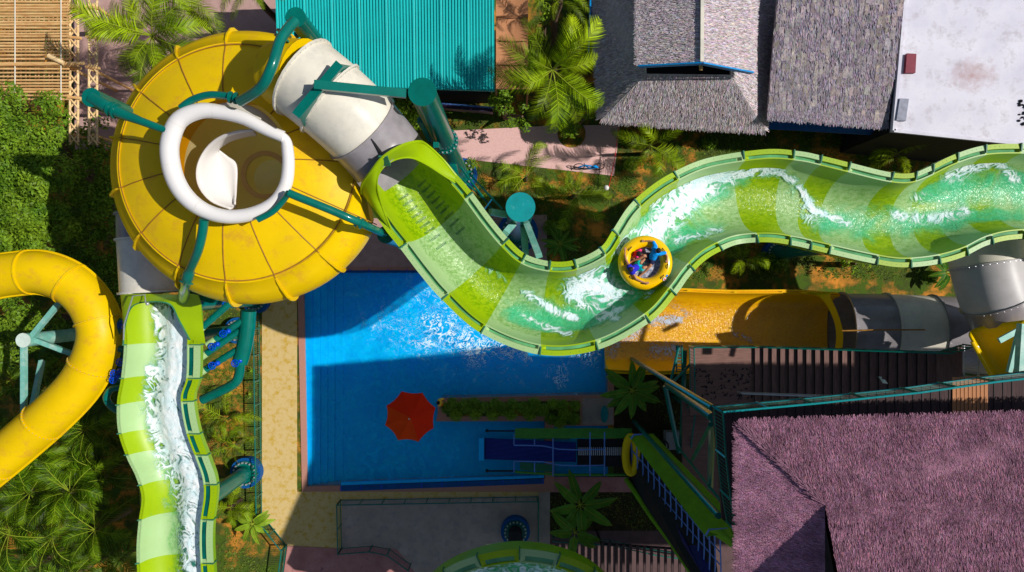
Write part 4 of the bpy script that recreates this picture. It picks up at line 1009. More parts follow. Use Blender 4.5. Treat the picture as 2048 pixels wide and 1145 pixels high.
railing([(1426,813),(1432,900),(1441,980),(1452,1042)],zd,'short teal railing on the left side of the upper tower deck',barsp=.12)
# lit landing patch beyond, its sunlight painted as paler slats
b=MB(); 
for k in range(9): b.box(P(1908+k*8.0,792-k*.6,zd+.03),(.11,1.25,.03))
b.build('sunlit_patch_slats',M['canvas'],tw)
# columns
b=MB()
for x,y in((1428,818),(1440,1035)): p=P(x,y,zd); b.tube([(p.x,p.y,0),(p.x,p.y,zd-.15)],.12,10)
b.build('column',M['teal'],tw,smooth=True)
b=MB(); b.tube([P(1335,770,5),P(1425,835,14.5)],.17,12)
b.tube([P(1330,772,5),P(1358,905,4)],.12,8); b.tube([P(1335,775,5),P(1385,725,4)],.08,8); b.tube([P(1425,838,14),P(1420,975,10)],.14,8); b.tube([P(1422,850,14),P(1385,920,6)],.1,8);b.tube([P(1358,692,4.3),P(1340,770,4.5)],.07,8); b.tube([P(1370,700,4),P(1362,900,2)],.12,8); b.tube([P(1390,830,4),P(1375,950,3)],.05,6); b.tube([P(1352,890,4),P(1440,1000,12)],.06,8)
b.build('brace',M['teal'],tw,smooth=True)
# mid deck, lower deck + stairs
st=thing('deck_stairs','brown boarded landing and stair flight running to the tower','stairs',P(1650,740,0))
boards('landing',[(1380,694),(1508,694),(1508,830),(1380,830)],4.5,M['wood'],st)
boards('lower_landing',[(1365,800),(1480,800),(1480,1010),(1365,1010)],3.5,M['wood'],st)
for k in range(20):
    x=1508+k*14.6; z=4.5+.15*(k+1); 
    a=P(x,694,4.5);c=P(x+14.6,694,4.5); yb2=P(0,812+k*1.0,5).y
    b=MB(); b.prism([(a.x,a.y),(c.x-.0,a.y),(c.x-.0,yb2),(a.x,yb2)],z-.04-.0,z); b.build('step',M['woodv'],st)
    b=MB(); b.prism([(a.x,a.y-.01),(a.x+.06,a.y-.01),(a.x+.06,yb2),(a.x,yb2)],z-.15,z-.041); b.build('riser',M['dark'],st)
zz=7.6
xa=P(1508+292,694,4.5).x; q1=P(1925,690,zz); q2=P(1925,750,zz)
b=MB(); b.prism([(xa,P(0,694,4.5).y),(q1.x,q1.y),(q2.x,q2.y-.9),(xa,q2.y-.9)],zz-.15,zz); b.build('top_landing',M['woodv'],st)
b=MB(); 
for x,y,z in((1385,820,4.3),(1500,790,4.3),(1650,790,5.5),(1800,790,7),(1915,760,7.2),(1400,990,3.3)): p=P(x,y,z); b.tube([(p.x,p.y,0),(p.x,p.y,z-.05)],.11,8)
b.build('column',M['teal'],st)
def rp(x,y,z): return (x,y,z)
railing([(1378,692,4.5),(1508,692,4.5)],4.5,'teal railing along the top of the sunlit brown landing',barsp=.14,h=1.0)
railing([(1378,694,4.5),(1380,790,4.5)],4.5,'short teal railing at the left end of the sunlit brown landing',barsp=.14,h=1.0)
a=P(1508,692,4.5); c=P(1800,692,4.5)
rr=thing('railing','sloping teal railing beside the dark stair steps','railing',(a.x,a.y,4.5),'deck railings')
b=MB(); A1=Vector((a.x,a.y,4.5));C1=Vector((c.x,c.y,7.6)); D1=P(1925,689,7.6)
for s,e in((A1,C1),(C1,D1)): b.tube([s+Vector((0,0,1)),e+Vector((0,0,1))],.035,8); b.tube([s+Vector((0,0,.15)),e+Vector((0,0,.15))],.025,6)
b.build('rail',M['teal'],rr,smooth=True)
b=MB()
for k in range(9): p=A1.lerp(C1,k/8); b.tube([p,p+Vector((0,0,1))],.035,6)
for k in range(1,5): p=C1.lerp(D1,k/4); b.tube([p,p+Vector((0,0,1))],.035,6)
b.build('post',M['teal'],rr)
b=MB()
for k in range(60): p=A1.lerp(C1,k/60); b.bar(p+Vector((0,0,.15)),p+Vector((0,0,1)),.016)
b.build('baluster',M['teal'],rr)
railing([(1925,690,7.6),(1925,752,7.6)],7.6,'white end railing on the far stair landing',m='steel',barsp=.12)
railing([(1476,784,5.5),(1640,790,6.5),(1760,792,7.6)],6,'thin steel handrail between stair and upper deck',m='steel',bars=False,h=.6,sp=2.0)
# ladder and far right steel
ld=thing('ladder','narrow teal ladder standing at the left end of the brown landing','ladder',P(1360,720,0))
b=MB(); 
for x in(1353,1364): b.bar(P(x,690,4.2),P(x,745,4.2),.06,.1)
b.build('stile',M['teal'],ld); b=MB()
for k in range(8): b.bar(P(1353,694+k*6.5,4.25),P(1364,694+k*6.5,4.25),.04)
b.build('rung',M['teal2'],ld)
fr=thing('steel_frame','pale teal steel A frame beside the yellow flare at the right edge','frame',P(2035,700,0))
b=MB(); b.bar(P(2046,648,14),P(2040,745,14),.28); b.bar(P(2040,655,13),P(2018,745,13),.16); b.bar(P(1998,682,12),P(2035,662,12),.22,.1); b.build('beam',M['tealpale'],fr)
bx=thing('rubbish_bag','small pale blue wrapper lying on the dark stair steps','litter',P(1767,763,7.6)); b=MB(); b.slab([P(1760,757,8.1),P(1770,760,8.2),P(1776,768,8.1),P(1766,767,8.25)],.04); b.slab([P(1757,754,8.2),P(1764,754,8.15),P(1763,759,8.1)],.03); b.build('wrapper',M['tealwhite'],bx)
# ---------------------------------------------------------------- FENCES
railing([(519,606),(521,760),(523,900),(525,1028),(574,1090),(566,1150),(560,1190)],.05,'long dark green fence along the left edge of the concrete deck',group='ground fences',name='fence',h=1.0,sp=1.15,barsp=.11)
railing([(682,1000),(1074,993)],.06,'straight fence below the pool along the shaded court',group='ground fences',name='fence',h=1.0,sp=1.15,barsp=.12)
railing([(682,1000),(684,1096)],.06,'short fence closing the left end of the shaded court',group='ground fences',name='fence',h=1.0,sp=1.3,barsp=.12)
railing([(684,1096),(745,1091),(780,1098),(822,1128)],.06,'curved fence at the bottom left of the shaded court',group='ground fences',name='fence',h=1.0,sp=1.2,barsp=.12)
railing([(1076,993),(1076,1120)],.06,'fence closing the right end of the shaded court',group='ground fences',name='fence',h=1.0,sp=1.2,barsp=.14)
railing([(1105,1072),(1220,1080),(1300,1098),(1380,1110)],.2,'low fence among banana leaves near the lower court',group='ground fences',name='fence',h=.9,sp=1.4,barsp=.12)
# pergola slats over lower court
pg=thing('slatted_pergola','dark slatted pergola over the lower court at the bottom','pergola',P(1270,1120,0))
b=MB()
for k in range(13): b.bar(P(1205+k*14,1085+k*1.2,2.8),P(1205+k*14,1220,2.8),.14,.12)
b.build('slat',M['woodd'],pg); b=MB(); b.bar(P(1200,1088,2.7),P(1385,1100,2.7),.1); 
for x in(1205,1375): p=P(x,1095,2.6); b.tube([(p.x,p.y,0),p],.07,8)
b.build('post',M['dark'],pg)
# ---------------------------------------------------------------- CONVEYOR
cv=thing('raft_conveyor','blue belt raft conveyor with light blue pipe rails rising out of the pool','conveyor',P(1100,900,0))
b=MB()
x0_,x1_=974,1150
g=[]
def cz(x): return .15+max(0,(x-1000))*.006
for k in range(23): 
    x=x0_+(x1_-x0_)*k/22; 
b.slab([P(966,877,.35),P(1152,886,1.1),P(1152,925,1.1),P(966,919,.35)],.12); b.build('belt',M['belt'],cv)
b=MB()
for k in range(16):
    y=878+k*2.6; b.bar(P(972,y,.37),P(1150,y+9-k*.2,1.12),.012,.015)
b.build('belt_rib',M['bluep'],cv)
b=MB(); b.bar(P(963,876,.5),P(963,920,.5),.3,.3); b.build('end_roller',M['basinlight'],cv)
b=MB(); b.slab([P(1155,880,1.0),P(1262,880,1.6),P(1262,935,1.6),P(1155,932,1.0)],.2); b.build('bed_frame',M['dark'],cv)
b=MB()
for k in range(24): x=1158+k*4.1; b.bar(P(x,895,1.35+k*.02),P(x,911,1.35+k*.02),.05,.05)
b.build('roller',M['steel'],cv)
for x,h in((1028,1.6),(1069,1.7),(1106,1.8),(1180,2.2),(1209,2.3)):
    b=MB(); ya=868 if x<1100 else 864; yb2=946 if x<1100 else 952
    b.tube([P(x,ya,.6)]+[P(x,ya+1,h+.0),P(x,yb2-1,h),P(x,yb2,.6)],.035,6) if x>1100 else (b.tube([P(x,ya,h),P(x,ya+22,h)],.035,6),b.tube([P(x,yb2-22,h),P(x,yb2,h)],.035,6))
    b.build('hoop',M['bpipe'],cv,smooth=True)
for ys in((891,892,899,900,899),(923,924,931,932,931)):
    b=MB(); b.tube([P(x,y,1.7) for x,y in zip((1028,1085,1118,1150,1210),ys)],.035,6); b.build('side_rail',M['bpipe'],cv,smooth=True)
for y,a in((868,4),(950,-4)):
    b=MB(); g=[]
    for k in range(27):
        x=1030+k*9; yy=y+ (0 if y<900 else -6+min(6,k*.6)); g.append([b.vert(P(x,yy+a*j*2.3+R(-.8,.8),1.9-.22*j*j*.3)) for j in(-1.2,-.5,.2,1)] if y<900 else [b.vert(P(x,yy+j*2.6+R(-.4,.4),1.7-.2*j*j)) for j in(-1,-.3,.3,1)])
    for k in range(26):
        for j in range(3): b.face(g[k][j],g[k][j+1],g[k+1][j+1],g[k+1][j])
    b.build('side_cloth',M['gcloth'],cv,smooth=True,angle=180)
b=MB(); b.slab([P(1040,925,.5),P(1105,930,.7),P(1105,945,.7),P(1040,940,.5)],.05); b.slab([P(1040,870,.5),P(1140,874,.8),P(1140,880,.8),P(1040,878,.5)],.05); b.build('side_plate',M['finm'],cv)
for y in(862,942):
    b=MB()
    for k in range(16): b.tube([P(977+k*3.3,y,.6),P(979.5+k*3.3,y+.8,.6)],[.07,.05],6)
    b.ball(P(974,y,.6),.1); b.build('spring_arm',M['black'],cv)
tn=thing('covered_conveyor','sloping conveyor tunnel under green shade cloth with blue pipe hoops','conveyor',P(1360,1000,0))
# canopy (right band) and lower green floor
N_=22
def lerp(a,b,t): return a+(b-a)*t
b=MB();g=[]
for k in range(N_+1):
    s=k/N_; z=2.4+s*6.5
    x=lerp(1256,1412,s); y=lerp(872,1075,s); x2=lerp(1306,1492,s); y2=lerp(868,1060,s)
    row=[]
    for j in range(7):
        q=j/6; row.append(b.vert(P(lerp(x,x2,q),lerp(y,y2,q)+R(-.8,.8)-2*math.cos(k*2.0)*0,z+.5*math.sin(math.pi*q*.9)+.03*math.cos(k*math.pi))))
    g.append(row)
for k in range(N_):
    for j in range(6): b.face(g[k][j],g[k][j+1],g[k+1][j+1],g[k+1][j])
b.build('shade_cloth',M['gcloth2'],tn,smooth=True,angle=180)
b=MB(); b.slab([P(1255,900,1.6),P(1262,885,1.6),P(1425,1065,6.5),P(1440,1180,7),P(1400,1175,7),P(1258,962,1.6)],.1); b.build('tunnel_floor',M['dark'],tn)  # floor coloured near black for the shade under the cloth
b=MB(); b.tube([P(1252,958,1.7),P(1300,1030,3.2),P(1345,1090,4.8),P(1392,1160,6.6)],.14,8); b.build('lower_cloth',M['gcloth2'],tn,smooth=True)
b=MB(); b.slab([P(1290,985,2.2),P(1305,1000,2.6),P(1400,1150,6.2),P(1388,1150,6.2)],.05); b.build('inner_cloth',M['gcloth'],tn)
b=MB(); 
b.slab([P(1278,905,1.75),P(1300,930,2.1),P(1400,1060,5.9),P(1425,1150,7.1),P(1405,1150,7.1),P(1275,940,1.8)],.05); b.build('belt',M['belt'],tn)
for k in range(17):
    s=k/16; z=2.3+s*6
    b=MB(); xt=lerp(1262,1440,s); yt_=lerp(874,1080,s); yb2=lerp(955,1190,s) ; b.tube([P(xt,yt_,z),P(xt+ (2),lerp(yt_,yb2,.5),z-.1),P(xt,yb2,z-.9)],.035,6); b.build('hoop',M['bpipe'],tn,smooth=True)
for dy,dz in((25,-.1),(50,-.4)):
    b=MB(); b.tube([P(lerp(1262,1440,s),lerp(874,1080,s)+dy,2.3+6*s+dz) for s in(0,.25,.5,.75,1)],.03,6); b.build('side_rail',M['bpipe'],tn,smooth=True)
b=MB(); c=P(1262,910,2.2)
b.tube([P(1262+12*math.cos(a)*.9,910+36*math.sin(a),2.2) for a in[i*math.pi/14-.2 for i in range(29)]],.22,10); b.build('entry_pad',M['yellow'],tn,smooth=True)
b=MB(); b.tube([P(1262,878,2.6),P(1268,870,2.9),P(1285,869,2.9),P(1293,876,2.6)],.05,6); b.tube([P(1412,1070,8.9),P(1418,1060,9.1),P(1455,1058,9.1),P(1462,1068,8.9)],.05,6); b.build('entry_hoop',M['bpipe'],tn,smooth=True)
g=[];b=MB()
for k in range(6):
    s=k/5; g.append([b.vert(P(lerp(1415,1490,s)+q*lerp(50,20,s),lerp(1062,1115,s)-q*6,9.0+.6*math.sin(math.pi*q)+.05*R(-1,1))) for q in(0,.25,.5,.75,1)])
for k in range(5):
    for j in range(4): b.face(g[k][j],g[k][j+1],g[k+1][j+1],g[k+1][j])
b.build('shade_cloth',M['gcloth2'],tn,smooth=True,angle=180)
b=MB()
for s in(.3,.6,.95): p=P(lerp(1285,1430,s),lerp(920,1110,s),1.6+5*s); b.tube([(p.x,p.y,0),p],.1,8)
b.build('leg',M['steel'],tn)
# pump equipment near conveyor
pm=thing('pump_unit','small dark pump motor with round guard beside the conveyor tunnel','machine',P(1325,893,0))
b=MB(); b.box(P(1345,880,.5),(.9,1.0,.7)); b.build('housing',M['steel'],pm); b=MB(); b.tube([P(1325,893,1.0)+Vector((.33*math.cos(a),.33*math.sin(a),0)) for a in[i*math.pi/10 for i in range(20)]],.05,6,closed=True); b.cyl(P(1325,893,.1),.28,.7); b.build('fan_guard',M['dark'],pm,smooth=True)
# ---------------------------------------------------------------- UMBRELLA
c=P(821,835,0)*1; z=2.7; cc=P(821,835,z)
um=thing('pool_umbrella','octagonal red orange parasol standing in the shaded pool','umbrella',(cc.x,cc.y,0))
tips=[(803,783),(845,786),(871,816),(867,857),(837,884),(796,881),(770,851),(773,812)]
for k in range(8):
    a=P(*tips[k],z-.05);d=P(*tips[(k+1)%8],z-.05); top=P(822,836,z+.45)+Vector((0,0,0)); b=MB()
    rows=[]
    for i in range(6):
        s=i/5; row=[]
        for j in range(6):
            e=a.lerp(d,j/5); p=top.lerp(e,s); p+= (top-e)*Vector((1,1,0)).length*0
            sag=.07*s*4*(j/5)*(1-j/5); cen=Vector((top.x,top.y,p.z)); p+= (cen-p)*.06*s*4*(j/5)*(1-j/5); p.z-=sag*.6; row.append(b.vert(p))
        rows.append(row)
    for i in range(5):
        for j in range(5): b.face(rows[i][j],rows[i+1][j],rows[i+1][j+1],rows[i][j+1])
    b.build('canopy_panel',M['umb'] if k in(0,1,2,3,7) else M['umb2'],um,smooth=True,angle=180)
b=MB(); b.tube([(cc.x,cc.y,-1.1),(cc.x,cc.y,z+.45)],.03,8); b.ball((cc.x,cc.y,z+.5),.05); b.build('pole',M['steel'],um,smooth=True)
b=MB()
for t in tips: b.bar((cc.x,cc.y,z+.38),P(*t,z-.08),.02)
b.build('rib',M['steel'],um)
# ---------------------------------------------------------------- RAFT + PEOPLE
zf=12.62; rc_=P(1290,526,zf+.25)
rf=thing('yellow_raft','round yellow inflatable raft riding the green slide with three people aboard','raft',(rc_.x,rc_.y,zf))
Ro=54.5*(H-zf-.25)/F; rt_=.24
b=MB(); b.tube([(rc_.x+(Ro-rt_)*math.cos(a),rc_.y+(Ro-rt_)*math.sin(a),zf+.26) for a in[i*math.pi/32 for i in range(64)]],rt_,20,closed=True); b.build('ring_tube',M['raft'],rf,smooth=True,angle=180)
b=MB(); b.lathe((rc_.x,rc_.y,zf+.1),[(.01,.05),(.3,.03),(.55,.05),(Ro-rt_*1.5,.12)],40); b.build('floor',M['raftf'],rf,smooth=True)
for ang in(35,80,140,178,225,262,318,350):
    a=math.radians(ang); p=Vector((rc_.x+(Ro-rt_)*math.cos(a),rc_.y+(Ro-rt_)*math.sin(a),zf+.5)); t=Vector((-math.sin(a),math.cos(a),0)); 
    b=MB(); b.tube([p-t*.08+Vector((0,0,-.02)),p-t*.04+Vector((0,0,.05)),p+t*.04+Vector((0,0,.05)),p+t*.08+Vector((0,0,-.02))],.016,6); b.ball(p-t*.09-Vector((0,0,.01)),(.03,.03,.015)); b.ball(p+t*.09-Vector((0,0,.01)),(.03,.03,.015)); b.build('handle',M['black'],rf,smooth=True)
a=math.radians(-42); q=Vector((rc_.x+(Ro-.12)*math.cos(a),rc_.y+(Ro-.12)*math.sin(a),zf+.47))
for dx,mm,sz in((0,'white',.075),(.0,'redcl',.035)):
    b=MB(); b.tube([q+Vector((0,0,.012*(mm=='redcl'))),q+Vector((.012,-.012,.03+.012*(mm=='redcl')))],sz,12); b.build('logo_patch',M[mm],rf)
b=MB(); q2=q+Vector((.10,.12,.0)); b.box(q2,(.10,.06,.05),.9); b.build('logo_patch',M['shirt'],rf)
def wob(px,py,dz): return P(px,py,zf+dz)
def body(name,label,segs,hair,cloth,head,hands,mats_cloth,face=None):
    """segs: list of lists of (px,py,dz,r)"""
    h=wob(*head[:3]); rt=thing(name,label,'person',(h.x,h.y,zf))
    b=MB()
    for s in segs:
        pts=[wob(p[0],p[1],p[2]) for p in s]; rr=[p[3] for p in s]
        P2=[];R2=[]
        for i in range(len(pts)-1):
            for j in range(4): P2.append(pts[i].lerp(pts[i+1],j/4)); R2.append(rr[i]+(rr[i+1]-rr[i])*j/4)
        P2.append(pts[-1]);R2.append(rr[-1])
        b.tube(P2,R2,10)
        b.ball(pts[0],rr[0]*1.0,10,6); b.ball(pts[-1],rr[-1]*1.0,10,6)
        for p,q in zip(pts[1:-1],rr[1:-1]): b.ball(p,q*1.02,10,6)
    b.ball(h,(.085,.10,.115),14,10)
    # nose, ears, brow
    fd=face or Vector((0,-1,.2)); fd=fd.normalized(); sd=fd.cross(Vector((0,0,1))).normalized()
    b.ball(h+fd*.105+Vector((0,0,-.01)),.018,6,5); b.ball(h+sd*.088,(.02,.02,.03),6,5); b.ball(h-sd*.088,(.02,.02,.03),6,5)
    b.tube([h,h+Vector((0,0,-.16))],.05,10)
    for (x,y,dz,dx,dy) in hands:
        p=wob(x,y,dz); d=Vector((dx,-dy,0)).normalized(); s=d.cross(Vector((0,0,1)))
        b.ball(p,(.045,.045,.02),10,6)
        for k,l in zip((-1.5,-.5,.5,1.5),(.065,.08,.078,.06)):
            f0=p+d*.03+s*k*.02; b.tube([f0,f0+(d+s*k*.08)*l*.6+Vector((0,0,.008)),f0+(d+s*k*.1)*l+Vector((0,0,-.012))],[.011,.0105,.009],6)
        b.tube([p+s*.035,p+s*.065+d*.03,p+s*.06+d*.055],[.013,.012,.01],6)
    o=b.build('body',M['skin'],rt,smooth=True,angle=180)
    md=o.modifiers.new('remesh','REMESH'); md.mode='VOXEL'; md.voxel_size=.012; md.use_smooth_shade=True
    # hair
    b=MB(); b.ball(h-fd*.018+Vector((0,0,.03)),(.098,.108,.105),14,10)
    for k in range(60):
        a_,e=R(0,6.28),R(.2,1.4); d=Vector((math.cos(a_)*math.cos(e),math.sin(a_)*math.cos(e),math.sin(e)))
        if d.dot(fd)>.6: continue
        p=h-fd*.018+Vector((0,0,.03))+d*.1; b.ball(p,.016,5,4)
    b.build('hair',M[hair],rt,smooth=True)
    b=MB()
    for s in(-1,1): b.ball(h+fd*.088+sd*.035*s+Vector((0,0,.005)),.011,6,4)
    b.build('eyes',M['black'],rt)
    for (nm,ss),mm in zip(cloth,mats_cloth):
        b=MB()
        for s in ss:
            pts=[wob(p[0],p[1],p[2]) for p in s]; rr=[p[3]*1.13+.004 for p in s]; b.tube(pts,rr,14); b.ball(pts[0],rr[0]*.99,12,8); b.ball(pts[-1],rr[-1]*.99,12,8)
            for p,q in zip(pts[1:-1],rr[1:-1]): b.ball(p,q,12,8)
        o=b.build(nm,M[mm],rt,smooth=True,angle=180); md=o.modifiers.new('remesh','REMESH'); md.mode='VOXEL'; md.voxel_size=.015; md.use_smooth_shade=True
    return rt
# blue shirt adult (right): head (1316,502)
body('person','adult in bright blue T-shirt and dark shorts at the right of the raft',
 [[(1311,505,.62,.12),(1306,512,.45,.13),(1304,516,.25,.13)],
  [(1311,494,.62,.06),(1308,484,.60,.045),(1300,482,.60,.035),(1291,483,.56,.03)],
  [(1319,508,.60,.055),(1329,506,.58,.045),(1334,512,.56,.035),(1334,519,.54,.03)],
  [(1303,512,.28,.085),(1288,512,.42,.07),(1276,519,.30,.055),(1264,524,.22,.045),(1259,526,.2,.04)],
  [(1306,520,.28,.085),(1301,531,.40,.07),(1292,542,.30,.05),(1281,551,.2,.042),(1278,554,.2,.04)]],
 'hair',[('shirt',[[(1309,498,.62,.11),(1312,506,.62,.125),(1309,508,.56,.135),(1306,513,.42,.145),(1305,516,.30,.14)],[(1311,494,.62,.075),(1307,485,.61,.055)],[(1319,508,.60,.075),(1330,506,.59,.055)]]),('shorts',[[(1303,514,.27,.13),(1297,512,.36,.095)],[(1304,518,.27,.13),(1303,526,.36,.095)]])],
 (1316,502,.86),[(1288,483,.55,-1,0),(1334,521,.53,0,1)],['shirt','navy'],Vector((-1,-.5,.5)))
# royal blue vest person (lower left): head (1264,539)
body('person','person in royal blue top and aqua shorts at the left of the raft',
 [[(1262,540,.60,.11),(1268,537,.44,.12),(1276,533,.26,.12)],
  [(1258,531,.60,.055),(1252,520,.57,.045),(1250,510,.56,.036),(1250,502,.54,.028)],
  [(1267,548,.58,.055),(1272,558,.56,.045),(1282,563,.55,.035),(1290,566,.54,.028)],
  [(1276,529,.28,.085),(1282,526,.46,.07),(1287,521,.34,.05),(1292,515,.2,.042)],
  [(1279,537,.28,.085),(1287,536,.46,.07),(1294,534,.32,.05),(1298,530,.2,.042)]],
 'hair',[('vest',[[(1259,534,.60,.10),(1265,544,.58,.11),(1267,538,.46,.135),(1272,535,.36,.125)]]),('shorts',[[(1275,531,.27,.13),(1278,526,.38,.095)],[(1278,536,.27,.13),(1284,537,.38,.095)]])],
 (1262,539,.84),[(1250,500,.53,0,-1),(1293,566,.53,1,0)],['royal','aqua'],Vector((1,.4,.5)))
# child
body('person','small child in a red swimsuit with pink armbands in the middle of the raft',
 [[(1274,507,.42,.075),(1271,509,.30,.08),(1270,511,.22,.08)],
  [(1276,504,.42,.035),(1280,501,.40,.028),(1283,500,.38,.022)],[(1274,511,.42,.035),(1274,514,.38,.028),(1276,516,.34,.022)],
  [(1270,509,.22,.05),(1266,512,.28,.04),(1264,518,.18,.03)],[(1270,512,.22,.05),(1268,517,.28,.04),(1267,522,.18,.03)]],
 'hair',[('swimsuit',[[(1274,507,.42,.085),(1270,509,.30,.095),(1269,511,.24,.09)]]),('armbands',[[(1278,502,.42,.05),(1281,501,.41,.05)],[(1273,512,.42,.05),(1274,514,.4,.05)]])],
 (1279,508,.56),[(1285,500,.37,1,-.2),(1278,517,.33,1,.4)],['redcl','pinkcl'],Vector((1,-.2,.4)))
# lifeguard by umbrella: stands on the island (reuse body with ground heights)
_zf=zf; zf=0.06
body('person','person in a yellow and red shirt leaning over beside the red parasol',
 [[(880,806,1.30,.12),(881,806,1.05,.12),(881,805,.85,.12)],
  [(879,800,1.32,.05),(886,798,1.2,.04),(891,801,1.15,.03)],[(877,811,1.32,.05),(876,816,1.15,.04),(877,820,.95,.03)],
  [(880,803,.85,.09),(879,803,.45,.065),(879,803,.05,.05)],[(882,808,.85,.09),(883,808,.45,.065),(883,809,.05,.05)]],
 'hair',[('shirt',[[(879,802,1.34,.11),(879,809,1.32,.11),(881,806,.9,.13)],[(879,800,1.33,.065),(886,798,1.22,.05)]]),('shorts',[[(881,804,.85,.13),(880,803,.55,.10)],[(882,808,.85,.13),(883,808,.55,.10)]])],
 (876,806,1.58),[(892,802,1.13,.5,.8),(877,821,.92,0,1)],['raft','redcl'],Vector((-1,.2,.1)))
zf=_zf
# bicycle on the pink path
bk=thing('bicycle','blue framed bicycle lying on the pink path','bicycle',P(1180,334,0))
for x in(1157,1197):
    b=MB(); c=P(x,335,.12); b.tube([c+Vector((.30*math.cos(a),.12*math.sin(a),.28*math.sin(a)+.2)) for a in[i*math.pi/10 for i in range(20)]],.025,6,closed=True); b.build('wheel',M['black'],bk,smooth=True)
b=MB(); b.tube([P(1157,335,.35),P(1170,331,.6),P(1190,334,.6),P(1197,335,.35),P(1178,337,.3),P(1170,331,.6)],.045,6); b.build('frame',M['shirt'],bk,smooth=True)
b=MB(); b.bar(P(1168,326,.75),P(1170,336,.75),.04); b.build('handlebar',M['black'],bk); b=MB(); b.ball(P(1190,333,.7),(.12,.06,.04)); b.build('saddle',M['shirt'],bk)
# lamp
lm=thing('garden_lamp','white mushroom garden lamp on orange soil by the rope line','lamp',P(1213,376,0)); b=MB(); b.tube([P(1213,376,0),P(1213,376,.9)],.03,6); b.build('post',M['steel'],lm)
b=MB(); p=P(1213,376,.9); b.lathe(p,[(.15,0),(.12,.06),(.05,.1),(.01,.11)],20); b.build('lamp_shade',M['white'],lm,smooth=True)
rp_=thing('rope_line','thin red rope line crossing the end of the pink path','rope',P(1228,310,0)); b=MB(); b.tube([P(1238,250,1),P(1230,315,.8),P(1218,374,.6)],.022,5); b.build('rope',M['redcl'],rp_,smooth=True)
b=MB(); b.tube([P(1238,250,0),P(1238,250,1)],.03,6); b.build('post',M['steel'],rp_)
kb=thing('green_raft_board','small green oval float lying on the stone pad','float',P(1210,833,.1)); b=MB(); b.ball(P(1209,829,.15),(.22,.5,.06),16,8); o=b.build('float',M['teal2'],kb,smooth=True)
# ---------------------------------------------------------------- VEGETATION
def frond(b,base,az,L,rise,droop,lw=.27,n=30,w=.022,rib=True,tone=1.0,vs=.5):
    d0=Vector((math.cos(az),math.sin(az),0)); s=Vector((-d0.y,d0.x,0)); pts=[]
    for i in range(13):
        t=i/12; pts.append(base+d0*L*t*(1-.10*t)+Vector((0,0,rise*L*math.sin(t*math.pi*.62)-droop*L*t*t))+s*.06*L*math.sin(t*2.5)*math.sin(az*3))
    if rib: b.cur=1; b.t=tone; b.tube(pts,[.02*(1-.8*i/12)*L/2.2 for i in range(13)],4,caps=False)
    b.cur=0
    for i in range(n):
        t=.12+.88*(i+.5)/n; f=t*12; k=min(11,int(f)); p=pts[k].lerp(pts[k+1],f-k); d=(pts[k+1]-pts[k]).normalized()
        ll=L*lw*math.sin(math.pi*(.15+.83*t))**.6*R(.85,1.15)
        for sg in(-1,1):
            dr=(s*sg*.85+d*(.55+.5*t)+Vector((0,0,R(-.25,.05)+vs*.1))).normalized(); e=p+dr*ll+Vector((0,0,-.22*ll)); m=p+dr*ll*.5+Vector((0,0,.03*ll))
            q=d*w*L*.45; b.t=tone*R(.35,1.4)
            i0=[b.vert(x) for x in(p-q,p+q,m+q*.9,m-q*.9,e)]; b.face(i0[0],i0[1],i0[2],i0[3]); b.face(i0[3],i0[2],i0[4])
def crownmesh(nf,L,n,seed,spread=(.1,.9)):
    random.seed(seed); b=MB()
    for k in range(nf):
        s=k/nf; az=k*2.39996+R(-.2,.2); rise=lerp(.95,.10,s)+R(-.08,.08); droop=lerp(.35,.45,s)+R(-.05,.1)
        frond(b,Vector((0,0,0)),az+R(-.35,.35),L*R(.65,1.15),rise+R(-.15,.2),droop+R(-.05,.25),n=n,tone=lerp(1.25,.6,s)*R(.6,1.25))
    return b
protos={}
for nm,(nf,n,sd) in {'a':(13,34,3),'b':(10,32,5),'c':(17,36,9)}.items():
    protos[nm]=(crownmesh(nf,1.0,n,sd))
random.seed(21)
meshes={}
def palm(px,py,z,L,label,kind='a',rz=None,group='palm trees and palm shrubs',lean=(0,0),mt='leafP',name='palm_tree',trunk=True):
    key=(kind,mt)
    if key not in meshes:
        o=protos[kind].build('crown',[M[mt],M['rib']]); meshes[key]=o.data; bpy.data.objects.remove(o)
    p=P(px,py,z); rt=thing(name,label,'palm' ,(p.x-lean[0],p.y-lean[1],0),group)
    o=bpy.data.objects.new('crown',meshes[key]); COL.objects.link(o); o.parent=rt; o.location=(lean[0],lean[1],z); o.scale=(L,L,L); o.rotation_euler=(R(-.45,.45),R(-.45,.45),R(0,6.28) if rz is None else rz)
    b=MB(); base=Vector((p.x-lean[0],p.y-lean[1],0)); top=p
    pts=[base.lerp(top,i/8)+Vector((.1*math.sin(i),0,0))*(z/8) for i in range(9)]; r0=.16 if z>3 else .10
    if z>.8: b.tube(pts,[r0*(1.25-.4*i/8)+(.015 if i%2 else 0) for i in range(9)],10); b.build('trunk',M['bark'],rt,smooth=True)
    return rt
palm(305,72,6.5,3.1,'big coconut palm between the bamboo trusses and the yellow bowl','c')
palm(365,10,5.5,2.6,'coconut palm with its crown at the top edge near the teal roof','b')
palm(500,-22,6,1.9,'palm just reaching in at the top edge left of the teal roof','b')
palm(1105,140,8,2.9,'tall coconut palm casting its shadow on the brown awning','c')
palm(1118,2,6,1.7,'palm at the top edge between awning and thatched hut','b')
palm(1052,352,1.6,2.1,'low palm beside the pink path with spiky upright leaves','b')
palm(1150,388,1.6,2.1,'low palm right of the light teal disc column','b')
palm(1300,292,2.4,2.3,'young palm below the blue edged thatched hut','b')
palm(1795,308,1.8,1.6,'small fan leaved palm below the white roof','b')
palm(1485,520,1.4,1.5,'palm half hidden under the green slide','b')
